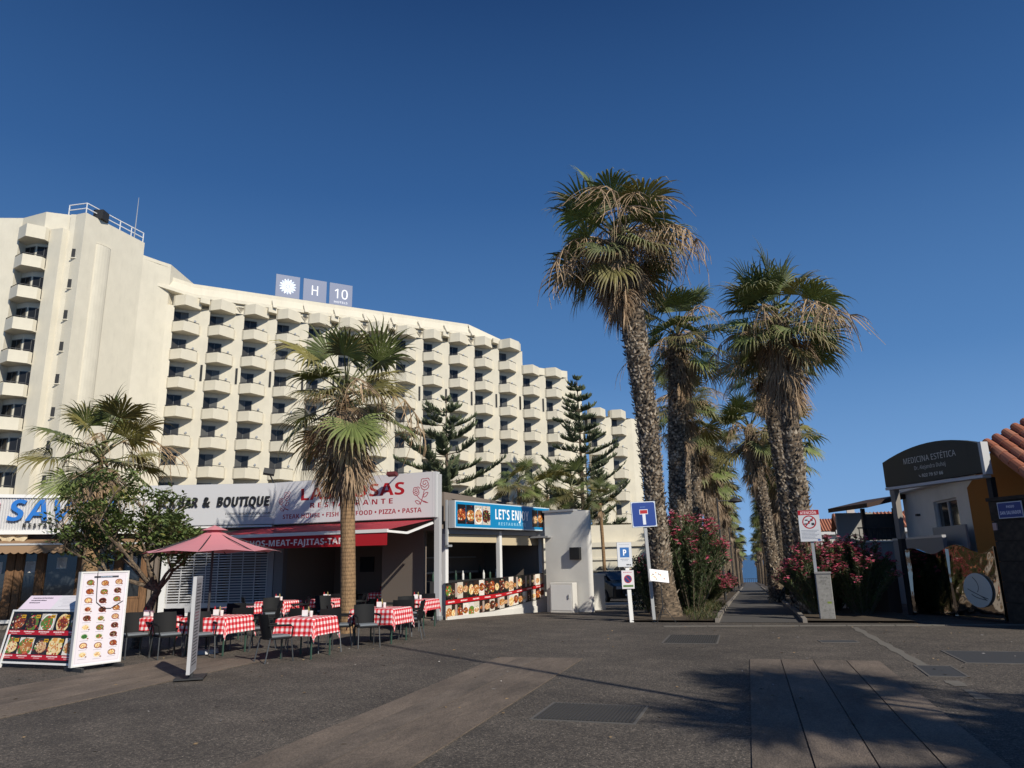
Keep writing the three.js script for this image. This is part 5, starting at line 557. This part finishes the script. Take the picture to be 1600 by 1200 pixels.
{ const g = thing('dead_end_sign', 'square blue dead end road sign on a grey pole', 'road sign', [3.46, 0, -19.2], .1); const p = part(g, 'pole', mb().bb(-.04, .04, -.1, 2.45, -.025, .025).build(), M.galv); p.rotation.z = .035;
  plate(g, 'blue_plate', .66, .66, -.11, 2.67, .045, 0, canvasTex(320, 320, (x, w, h) => { x.fillStyle = '#cfd8e4'; x.fillRect(0, 0, w, h); x.fillStyle = '#123c8c'; x.beginPath(); x.roundRect(10, 10, w - 20, h - 20, 22); x.fill(); x.fillStyle = '#dfe3ea'; x.fillRect(140, 150, 40, 140); x.fillRect(104, 98, 112, 62); x.fillStyle = '#b01a26'; x.fillRect(112, 106, 96, 46); x.fillStyle = '#6f8fc0'; for (let k = 0; k < 4; k++) x.fillRect(122 + k * 18, 64, 11, 8); }), .035);
  part(g, 'bracket', mb().bb(-.12, -.02, 2.5, 2.54, -.01, .035).build(), M.galv); }
{ const g = thing('menu_stand', 'small white tilted menu on a black folding tripod stand', 'menu stand', [3.62, 0, -18.75], .1); part(g, 'stem', mb().tube([V(0, .25, 0), V(-.02, 1.0, 0)], .012, 6).build(), M.iron); for (let k = 0; k < 3; k++) { const a = k * 2.094 + .4; part(g, 'tripod_leg', mb().beam(V(0, .42, 0), V(Math.cos(a) * .3, 0, Math.sin(a) * .3), .014, .014).beam(V(0, .2, 0), V(Math.cos(a) * .17, .18, Math.sin(a) * .17), .01, .01).build(), M.iron); }
  const p = plate(g, 'menu_plate', .5, .33, -.05, 1.12, .0, 0, canvasTex(300, 200, (x, w, h) => { const r = rng(13); x.fillStyle = '#e2dfe2'; x.fillRect(0, 0, w, h); for (let k = 0; k < 10; k++) dish(x, 30 + r() * 240, 30 + r() * 140, 20, 13, r, foodPal[k % 6], '#f4f0ee'); })); p.rotation.set(-.45, .1, -.1); }
{ const g = thing('warning_sign', 'white and red ATENCION sign on a grey pole', 'road sign', [7.42, 0, -18.55], -.36); part(g, 'pole', mb().bb(-.035, .035, -.1, 2.6, -.025, .025).build(), M.galv);
  plate(g, 'warning_plate', .50, .78, -.02, 2.26, .045, 0, canvasTex(320, 500, (x, w, h) => { const r = rng(23); x.fillStyle = '#d8dade'; x.fillRect(0, 0, w, h); x.fillStyle = '#b01e28'; x.fillRect(0, 0, w, 78); x.fillStyle = '#f2dede'; fitText(x, 'ATENCIÓN', w / 2, 42, 250, 'bold $px sans-serif', 60); x.fillStyle = '#3a3c42'; for (const [a, b, c, d] of [[95, 150, 44, 20], [180, 140, 36, 36], [80, 210, 50, 22], [190, 205, 46, 40], [140, 170, 26, 50]]) x.fillRect(a, b, c, d); x.strokeStyle = '#b01e28'; x.lineWidth = 18; x.beginPath(); x.arc(w / 2, 192, 98, 0, 7); x.stroke(); x.beginPath(); x.moveTo(w / 2 - 66, 260); x.lineTo(w / 2 + 66, 124); x.stroke(); for (let k = 0; k < 7; k++) words(x, 22, 320 + k * 22, 270 - (k % 3) * 30, 10, '#7a8090', r); x.fillStyle = '#3a5aa0'; x.fillRect(w - 60, 466, 42, 26); }));
  const b = thing('utility_pillar', 'pale concrete utility pillar with scrawled writing under the warning sign', 'utility box', [7.52, 0, -18.4], -.36); const t = canvasTex(200, 700, (x, w, h) => { const r = rng(3); x.fillStyle = '#8f8c88'; x.fillRect(0, 0, w, h); for (let k = 0; k < 260; k++) { x.fillStyle = r() < .5 ? 'rgba(70,66,62,.12)' : 'rgba(190,186,180,.12)'; x.fillRect(r() * w, r() * h, r() * 50, r() * 40); } x.fillStyle = '#4c4a4a'; fitText(x, 'UELVA', w / 2, 50, 130, '$px sans-serif', 40); fitText(x, 'ITV', w / 2, 100, 70, '$px sans-serif', 40); fitText(x, 'ITE', w / 2, 150, 70, '$px sans-serif', 40); x.strokeStyle = '#5a5856'; x.strokeRect(12, 12, w - 24, 380); x.fillStyle = '#7a8a3a'; x.fillRect(120, 420, 60, 30); }); part(b, 'body', new RoundedBoxGeometry(.34, 1.1, .24, 2, .012).translate(0, .55, 0), std(C(.30, .29, .28), .9)); part(b, 'door', new THREE.PlaneGeometry(.31, 1.06), printMat(t, .85), 0, .55, .1215); part(b, 'cap', mb().bb(-.19, .19, 1.1, 1.14, -.14, .14).build(), std(C(.28, .27, .26), .9)); }
// ---------------------------------------------------------------- lamps
function lamp(label, [x, y, z], h, arm, ry) { const g = thing('street_lamp', label, 'street lamp', [x, y, z], ry, 'lamps along the avenue'); part(g, 'pole', mb().tube([V(0, -.1, 0), V(0, h * .3, 0), V(0, h + .12, 0)], [.06, .05, .038], 8).build(), M.iron); part(g, 'arm', mb().beam(V(0, h, 0), V(arm, h, 0), .04, .04).build(), M.iron); part(g, 'lamp_head', new THREE.LatheGeometry([[0, -.10], [.3, -.06], [.32, -.02], [.2, .09], [.06, .14], [0, .14]].map(a => new THREE.Vector2(...a)), 18), M.iron, arm, h, 0); part(g, 'collar', mb().tube([V(0, h * .3 - .04, 0), V(0, h * .3 + .04, 0)], .065, 8).build(), M.iron); }
[[15.5, 'nearest'], [36, 'second'], [57, 'third'], [80, 'fourth'], [104, 'fifth']].forEach(([d, w]) => { const p = at(d, -1.25); lamp(`${w} dark disc lamp along the left of the avenue`, p, 4.4, .95, .3); });
{ const g = thing('lamp_mast', 'tall thin lighting mast out of view at right', 'lamp mast', [7.6, 0, -1.4]); part(g, 'mast', mb().tube([V(0, -.1, 0), V(0, 12.2, 0)], [.07, .045], 8).build(), M.galv); part(g, 'base_plate', new THREE.CylinderGeometry(.2, .2, .04, 12), M.galv); lamp('dark disc lamp out of view at right', [7.9, 0, -3.0], 5, .45, .8); }
{ const g = thing('townhouse', 'house out of view at right behind the camera', 'house', [11.7, 0, 2.0]); part(g, 'wall', mb().bb(0, 9, -.2, 7.6, 0, 12).build(), M.white); part(g, 'roof', mb().bb(-.3, 9.3, 7.6, 7.9, -.3, 12.3).build(), M.tile[0]); for (let i = 0; i < 3; i++) { const w = part(g, 'window', mb().bb(-.03, .03, 0, 1.3, 0, 1.1).build(), M.whitePaint, 0, 4.4, 1.5 + i * 3.4); part(w, 'pane', mb().bb(-.04, -.032, .07, 1.23, .07, 1.03).build(), M.glass); } part(g, 'door', mb().bb(-.05, .01, 0, 2.1, 4.9, 5.9).build(), M.timber); }
// ---------------------------------------------------------------- right side: clinic gate, houses
{ const A = [10.1, -19.45], B = [10.78, -16.72], g = frame('mirror_gate', 'polished wavy topped steel gate with round white emblem', 'gate', A, B), L = Math.hypot(B[0] - A[0], B[1] - A[1]);
  const top = x => 1.56 + .12 * Math.sin((x / L) * 2 * Math.PI * 2 + .3) * (.6 + .4 * x / L) + .06 * x / L;
  const leafGeo = (x0, x1, ph) => { const g2 = new THREE.PlaneGeometry(1, 1, 40, 40), p = g2.attributes.position; for (let i = 0; i < p.count; i++) { const u = p.getX(i) + .5, v = p.getY(i) + .5, x = x0 + (x1 - x0) * u, y = .06 + (top(x) - .06) * v; p.setXYZ(i, x, y, .018 * (nB(u * .45 + ph, v * .35 + ph) - .5) * 3 + .01 * Math.sin(v * 5 + ph * 9 + u * 2)); } g2.computeVertexNormals(); return g2; };
  for (const [x0, x1, ph] of [[.12, L / 2 - .01, .1], [L / 2 + .01, L - .02, .55]]) { const l = part(g, 'gate_leaf', leafGeo(x0, x1, ph), new THREE.MeshStandardMaterial({ color: C(.60, .53, .47), roughness: .06, metalness: 1, side: THREE.DoubleSide })); const fr = mb(), n = 14; for (let i = 0; i < n; i++) { const a = x0 + (x1 - x0) * i / n, b = x0 + (x1 - x0) * (i + 1) / n; fr.beam(V(a, top(a), 0), V(b, top(b), 0), .05, .03); } fr.bb(x0 - .005, x0 + .02, .05, top(x0), -.025, .045).bb(x1 - .02, x1 + .005, .05, top(x1), -.025, .045).bb(x0, x1, .04, .08, -.025, .045); part(l, 'leaf_frame', fr.build(), M.mirror); }
  const em = canvasTex(256, 256, (x, w, h) => { x.fillStyle = '#cfc9bc'; x.fillRect(0, 0, w, h); x.strokeStyle = '#1c1a18'; x.lineWidth = 5; x.lineCap = 'round'; x.beginPath(); x.moveTo(100, 30); x.bezierCurveTo(150, 70, 150, 110, 128, 140); x.moveTo(40, 120); x.bezierCurveTo(90, 150, 150, 160, 200, 200); x.bezierCurveTo(150, 190, 110, 190, 70, 160); x.moveTo(150, 170); x.lineTo(215, 190); x.stroke(); });
  const e = part(g, 'emblem', new THREE.CylinderGeometry(.38, .38, .012, 36).rotateX(Math.PI / 2), M.whitePaint, 2.2, .68, .06); part(e, 'print', new THREE.CircleGeometry(.376, 36), printMat(em, .5), 0, 0, .0085);
  const s = frame('clinic_sign', 'dark arched clinic sign above the polished gate', 'sign', A, B); const sh = new THREE.Shape(); sh.moveTo(-.15, 3.26); sh.lineTo(L + .1, 3.3); sh.lineTo(L + .1, 3.98); sh.quadraticCurveTo(L * .55, 4.48, -.15, 3.92); sh.lineTo(-.15, 3.26);
  part(s, 'board', new THREE.ExtrudeGeometry(sh, { depth: .2, bevelEnabled: false }).translate(0, 0, -.1), std(C(.0343, .0356, .0284), .6)); part(s, 'edge_trim', mb().bb(-.15, L + .1, 3.18, 3.25, -.12, .12).bb(L + .1, L + .18, 3.25, 4.0, -.1, .1).build(), M.palegrey);
  const dk = '#34352f', ct = canvasTex(1400, 420, (x, w, h) => { x.fillStyle = dk; x.fillRect(0, 0, w, h); x.fillStyle = '#c4c2ba'; fitText(x, 'MEDICINA ESTÉTICA', w / 2, 110, 1000, '$px sans-serif', 120); fitText(x, 'Dr. Alejandro Duhaj', w / 2, 235, 600, '$px sans-serif', 80); fitText(x, '922 79 57 66', w / 2 + 30, 360, 400, 'bold $px sans-serif', 66); x.strokeStyle = '#c4c2ba'; x.lineWidth = 10; x.beginPath(); x.arc(w / 2 - 195, 345, 26, 1.2, 3.2); x.stroke(); });
  part(s, 'lettering', new THREE.PlaneGeometry(2.35, .70), printMat(ct, .6), L / 2 + .02, 3.68, .103);
  const pm = std(C(.09, .085, .08), .6); part(s, 'post', mb().bb(-.06, .06, 0, 1.95, -.07, .07).build(), M.dark, .03, 0, 0); part(s, 'post_sleeve', mb().bb(-.075, .075, 1.9, 3.2, -.08, .08).build(), std(C(.22, .2, .18), .7), .03, 0, 0); part(s, 'post', mb().bb(-.06, .06, 2.6, 3.2, -.07, .07).build(), M.dark, L - .0, 0, -.2);
  const w = frame('stone_pier', 'dark stone clad pier with blue street name plate', 'wall', B, [11.6, -13.4]), WL = 3.42; part(w, 'core', mb().bb(.05, WL, -.2, 2.66, -.5, -.03).build(), M.dark); const r = rng(15); let y = 0; for (let row = 0; row < 6; row++) { const hh = .44; let x = .02; while (x < WL - .05) { const bw = Math.min(.5 + r() * .4, WL - x); const m = part(w, 'stone_slab', mb().box(0, 0, 0, bw - .012, hh - .012, .05).build(), M.stone, x + bw / 2, y + hh / 2, -.02 + .008 * r()); x += bw; } y += hh; } part(w, 'coping', mb().bb(0, WL, 2.64, 2.72, -.55, .05).build(), M.stone);
  const st = plate(w, 'street_name_plate', .62, .36, .58, 2.42, .04, 0, canvasTex(360, 210, (x, w2, h) => { x.fillStyle = '#c8ccd6'; x.fillRect(0, 0, w2, h); x.fillStyle = '#173a80'; x.fillRect(9, 9, w2 - 18, h - 18); x.fillStyle = '#d8dce6'; fitText(x, 'PASEO', w2 / 2 + 10, 62, 120, 'bold $px sans-serif', 42); fitText(x, 'SAN SALVADOR', w2 / 2, 140, 310, 'bold $px sans-serif', 60); })); part(w, 'intercom', mb().bb(.06, .16, 2.0, 2.16, .01, .04).build(), std(C(.45, .3, .28), .6));
  const d = thing('gate_pillar', 'dark brown letterbox pillar left of the polished gate', 'pillar', [9.88, 0, -20.3], -1.2); part(d, 'shaft', mb().bb(-.32, .32, -.2, 1.32, -.22, .22).build(), std(C(.05, .035, .03), .7)); part(d, 'cap', mb().bb(-.35, .35, 1.32, 1.37, -.25, .25).build(), std(C(.07, .05, .045), .7)); part(d, 'letterbox', mb().bb(.02, .2, .62, .98, .22, .27).build(), M.palegrey);
  const f = thing('white_fence', 'white slatted garden fence left of the dark pillar', 'fence', [9.1, 0, -22.6], -.75); for (let i = 0; i < 8; i++) part(f, 'slat', mb().bb(-.05, .05, 0, 1.45, -.015, .015).build(), M.whitePaint, i * .16, 0, 0); part(f, 'rail', mb().bb(-.06, 1.2, 1.1, 1.17, -.05, -.017).bb(-.06, -.02, .3, 1.1, -.05, -.017).bb(-.06, 1.2, .25, .32, -.05, -.017).build(), M.whitePaint); part(f, 'end_post', mb().bb(1.2, 1.36, -.1, 1.6, -.09, .09).build(), M.white);
}
{ const g = frame('white_house', 'white rendered house with dark window behind the gate', 'house', [14.3, -27.0], [12.85, -20.3]), L = 6.86;
  const wl = mb(); const X0 = 3.2, X1 = 5.25, Y0 = 2.2, Y1 = 3.12; wl.bb(0, X0, -.8, 3.6, -4, 0).bb(X1, L, -.8, 3.6, -4, 0).bb(X0, X1, -.8, Y0, -4, 0).bb(X0, X1, Y1, 3.6, -4, 0); part(g, 'wall', wl.build(), M.white); part(g, 'eave', mb().bb(-.2, L + .2, 3.6, 3.8, -4.1, .35).build(), M.whitePaint);
  const w = part(g, 'window', mb().bb(X0, X1, Y0, Y0 + .06, -.16, -.08).bb(X0, X1, Y1 - .06, Y1, -.16, -.08).bb(X0, X0 + .06, Y0 + .06, Y1 - .06, -.16, -.08).bb(X1 - .06, X1, Y0 + .06, Y1 - .06, -.16, -.08).bb((X0 + X1) / 2 - .04, (X0 + X1) / 2 + .04, Y0 + .06, Y1 - .06, -.16, -.08).build(), M.palegrey); part(w, 'pane', mb().bb(X0 + .06, X1 - .06, Y0 + .06, Y1 - .06, -.13, -.12).build(), M.glass); part(w, 'reveal', mb().bb(X0, X1, Y0, Y1, -.9, -.85).build(), M.dark);
  part(g, 'wall_light', mb().bb(1.6, 1.75, 2.75, 2.82, 0, .12).build(), M.iron); part(g, 'garden_screen', mb().bb(1.2, 6.2, -.5, 1.95, .75, .85).build(), std(C(.20, .215, .24), .7)); part(g, 'screen_rail', mb().bb(1.2, 6.2, 1.95, 2.02, .74, .86).build(), M.palegrey); part(g, 'grey_panel', mb().bb(3.9, 6.6, 1.6, 2.28, .3, .36).build(), std(C(.26, .275, .30), .6));
  const t = thing('pergola_terrace', 'raised terrace with dark timber roof and black railing', 'terrace', [12.4, 0, -27.2], .05); part(t, 'base', mb().bb(.2, 1.9, -1, 1.92, -2, .1).build(), std(C(.34, .35, .37), .8)); part(t, 'coping', mb().bb(.15, 1.95, 1.92, 1.98, -2, .2).build(), M.whitePaint); part(t, 'roof', mb().quad(V(.3, 3.3, .7), V(1.9, 3.62, .7), V(1.9, 3.62, -2.3), V(.3, 3.3, -2.3)).quad(V(.3, 3.14, .7), V(1.9, 3.46, .7), V(1.9, 3.62, .7), V(.3, 3.3, .7)).quad(V(.3, 3.14, .7), V(.3, 3.14, -2.3), V(.3, 3.3, -2.3), V(.3, 3.3, .7)).quad(V(.3, 3.14, .7), V(1.9, 3.46, .7), V(1.9, 3.46, -2.3), V(.3, 3.14, -2.3)).build(), std(C(.05, .025, .018), .8));
  for (const x of [.5, 1.7]) part(t, 'post', mb().bb(x - .06, x + .06, 1.98, 3.15, -.1, .02).build(), M.dark); part(t, 'back_wall', mb().bb(.4, 1.9, 1.98, 3.1, -2, -1.9).build(), std(C(.3, .29, .27), .8)); part(t, 'glass_screen', mb().bb(.56, 1.64, 2.0, 2.95, -.06, -.05).build(), M.glass); part(t, 'handrail', mb().bb(.15, 1.9, 2.42, 2.47, .08, .12).build(), M.iron); for (let i = 0; i < 11; i++) part(t, 'baluster', mb().bb(-.012, .012, 1.98, 2.42, .088, .112).build(), M.iron, .2 + i * .165, 0, 0); }
function farHouse(label, x, z, w, d, h, ry) { const y = gy(x, z), g = thing('cottage', label, 'house', [x, y, z], ry, 'low houses beyond the oleanders'); part(g, 'wall', mb().bb(0, w, -1, h, -d, 0).build(), M.white); const rf = mb(), n = 22; for (let i = 0; i < n; i++) { const a = i / n * w, b = (i + .5) / n * w, c = (i + 1) / n * w; rf.quad(V(a - .2, h, .3), V(b - .2, h + .08, .3), V(b - .2, h + 1.0, -d / 2), V(a - .2, h + .92, -d / 2)).quad(V(b - .2, h + .08, .3), V(c - .2, h, .3), V(c - .2, h + .92, -d / 2), V(b - .2, h + 1.0, -d / 2)); } rf.quad(V(-.2, h + .95, -d / 2), V(w - .2, h + .95, -d / 2), V(w, h, -d - .2), V(-.2, h, -d - .2)); const r2 = part(g, 'roof', rf.build(), M.tile[2]); part(r2, 'chimney', mb().bb(.6, 1.0, h + .5, h + 1.35, -d / 2 - .2, -d / 2 + .2).build(), M.white); part(g, 'fascia', mb().bb(-.25, w + .2, h - .22, h - .02, .0, .28).build(), M.whitePaint); for (let i = 0; i < 2; i++) { const wn = part(g, 'window', mb().bb(0, 1.1, 0, 1.1, -.02, .04).build(), M.timber, .8 + i * 2.2, .9, 0); part(wn, 'pane', mb().bb(.08, 1.02, .08, 1.02, .04, .05).build(), M.glass); } }
farHouse('low white house with orange tile roof behind the terrace', 17.6, -40, 4.2, 5, 3.4, -.35); farHouse('farther white house with a glimpse of red roof right of the palms', 19.0, -52, 4, 5, 4.0, -.3);
{ const g = frame('ochre_house', 'ochre house with barrel tile roof behind the stone pier', 'house', [12.15, -19.6], [12.1, -13.5]), L = 6.1; // gable wall seen over the pier
  part(g, 'wall', mb().quad(V(0, -.3, 0), V(L, -.3, 0), V(L, 3.4, 0), V(2.0, 3.75, 0)).tri(V(0, -.3, 0), V(2.0, 3.75, 0), V(0, 3.2, 0)).tri(V(0, 3.2, 0), V(2.0, 3.75, 0), V(1.95, 4.45, 0)).quad(V(2.0, 3.75, 0), V(L, 3.4, 0), V(L, 3.5, 0), V(1.95, 4.45, 0)).quad(V(0, -.3, 0), V(0, 3.2, 0), V(0, 3.2, -5), V(0, -.3, -5)).build(), M.orange); part(g, 'door_recess', mb().bb(.9, 1.75, 0, 2.75, .002, .05).build(), std(C(.30, .115, .02), .9)); part(g, 'alarm_box', mb().bb(2.55, 3.0, 2.98, 3.32, .0, .12).build(), std(C(.45, .40, .33), .6));
}
{ const g = thing('tiled_porch_roof', 'barrel tile roof slope of the ochre house at the right edge', 'roof', [0, 0, 0]); const P1 = V(11.22, 4.04, -17.15), P2 = V(10.85, 2.95, -15.2), e = V(1.0, .55, .35), d = P2.clone().sub(P1), L = d.length(), eh = e.clone().normalize(); d.normalize(); const nrm = eh.clone().cross(d).normalize(); if (nrm.y < 0) nrm.negate(); const sd = nrm.clone().cross(d).normalize();
  const q = (a, b) => P1.clone().addScaledVector(d, a).addScaledVector(eh, b); part(g, 'deck', mb().quad(q(0, 0), q(L, 0), q(L, 1.45), q(0, 1.45)).quad(q(0, 0), q(L, 0), q(L, 0).add(V(0, -.12, 0)), q(0, 0).add(V(0, -.12, 0))).build(), M.tile[1]); const rot = new THREE.Matrix4().makeBasis(d, nrm, d.clone().cross(nrm)), quat = new THREE.Quaternion().setFromRotationMatrix(rot);
  const tg = (() => { const b = mb(), n = 6; for (let k = 0; k < n; k++) { const a = k / n * Math.PI, c = (k + 1) / n * Math.PI, P = (t, w, s) => V(w, Math.sin(t) * .095 * s + .015, -Math.cos(t) * .11 * s); b.quad(P(a, 0, .88), P(c, 0, .88), P(c, .47, 1.08), P(a, .47, 1.08)).quad(P(a, .47, 1.08), P(c, .47, 1.08), P(c, .47, .86), P(a, .47, .86)); } return b.build(); })();
  for (let i = 0; i < 5; i++) for (let j = 0; j < 6; j++) { const t = part(g, 'roof_tile', tg, M.tile[(i * 5 + j * 7) % 3]); t.position.copy(q(i * .42 + .01 * (j % 3), j * .235 + .06)); t.quaternion.copy(quat); } }
{ // parked car in the hotel drive
  const g = thing('parked_car', 'dark parked car in the hotel drive behind the parking signs', 'car', [4.35, gy(0, -38), -38], .5); const s = new THREE.Shape(); [[-2, .3], [-2.05, .75], [-1.5, .95], [-.8, 1.4], [.9, 1.42], [1.7, .98], [2.05, .85], [2.1, .3]].forEach((p, i) => i ? s.lineTo(...p) : s.moveTo(...p)); const paint = std(C(.018, .02, .022), .25); part(g, 'body', new THREE.ExtrudeGeometry(s, { depth: 1.5, bevelEnabled: true, bevelSize: .08, bevelThickness: .1, bevelSegments: 3 }).translate(0, 0, -.75).rotateY(Math.PI / 2), paint); part(g, 'windscreen', mb().quad(V(-.68, 1.0, 1.63), V(.68, 1.0, 1.63), V(.6, 1.38, 1.0), V(-.6, 1.38, 1.0)).build(), M.glass, 0, .05, .05); for (const sx of [-1, 1]) { part(g, 'headlight', new RoundedBoxGeometry(.3, .13, .06, 2, .02), M.galv, sx * .58, .72, 2.14); for (const z of [-1.3, 1.3]) { const w = part(g, 'wheel', new THREE.CylinderGeometry(.32, .32, .2, 18).rotateZ(Math.PI / 2), M.dark, sx * .8, .32, z); part(w, 'rim', new THREE.CylinderGeometry(.19, .19, .21, 12).rotateZ(Math.PI / 2), M.galv); } } part(g, 'grille', mb().bb(-.4, .4, .42, .58, 2.12, 2.2).build(), M.dark); part(g, 'number_plate', mb().bb(-.26, .26, .34, .42, 2.2, 2.22).build(), M.whitePaint);
  const b = thing('white_barrier', 'low white barrier rail in front of the parked car', 'barrier', [3.0, gy(0, -27.5), -27.5], .1); part(b, 'rail', mb().bb(0, 2.6, .12, .2, -.03, .03).build(), M.whitePaint); for (const x of [.1, 1.3, 2.5]) part(b, 'post', mb().bb(x - .03, x + .03, -.1, .12, -.03, .03).build(), M.whitePaint); }
{ const p = at(184, 0); const g = thing('end_railing', 'dark railing at the seaward end of the avenue', 'railing', [p[0] - 5, p[1], p[2]], -.3); part(g, 'handrail', mb().bb(0, 10, .95, 1.05, -.04, .04).build(), M.iron); for (let i = 0; i < 21; i++) part(g, 'post', mb().bb(-.03, .03, -.1, .95, -.03, .03).build(), M.iron, i * .5, 0, 0);
  for (const [d, o, s, l] of [[520, -6, 1, 'nearer white boat on the sea beyond the avenue'], [900, 9, 1.2, 'farther white boat on the sea beyond the avenue']]) { const q = at(d, o), b = thing('white_boat', l, 'boat', [q[0], -10.5, q[2]], 1.2, 'boats on the sea'); b.scale.setScalar(s); const hs = new THREE.Shape(); [[-3, 0], [-3.2, 1.2], [3.6, 1.4], [2.4, 0]].forEach((a, i) => i ? hs.lineTo(...a) : hs.moveTo(...a)); part(b, 'hull', new THREE.ExtrudeGeometry(hs, { depth: 2, bevelEnabled: true, bevelSize: .15, bevelThickness: .3, bevelSegments: 2 }).translate(0, -.2, -1), M.whitePaint); part(b, 'cabin', mb().bb(-1.5, 1, 1.2, 2.5, -.8, .8).build(), M.whitePaint); } }
{ const b = mb(), r = rng(404); for (let k = 0; k < 260; k++) { const x = -9 + 18 * r(), z = -7 - 11 * r(), a = r() * 7, L = .012 + .025 * r(), c = .5 + r(), y = .012 + .004 * r(), u = V(Math.cos(a) * L, 0, Math.sin(a) * L), w = V(-Math.sin(a) * L * .35, .006, Math.cos(a) * L * .35), p = V(x, y, z); b.col = r() < .75 ? [.22 * c, .15 * c, .08 * c] : [.28 * c, .26 * c, .24 * c]; b.quad(p.clone().sub(u), p.clone().add(w), p.clone().add(u), p.clone().sub(w)); } tag(part(scene, 'leaf_litter', b.build(), M.dryleaf), 'scattered dry leaf bits and crumbs on the street', 'litter', null, 'stuff'); }
shade(scene);
renderer.render(scene, camera);
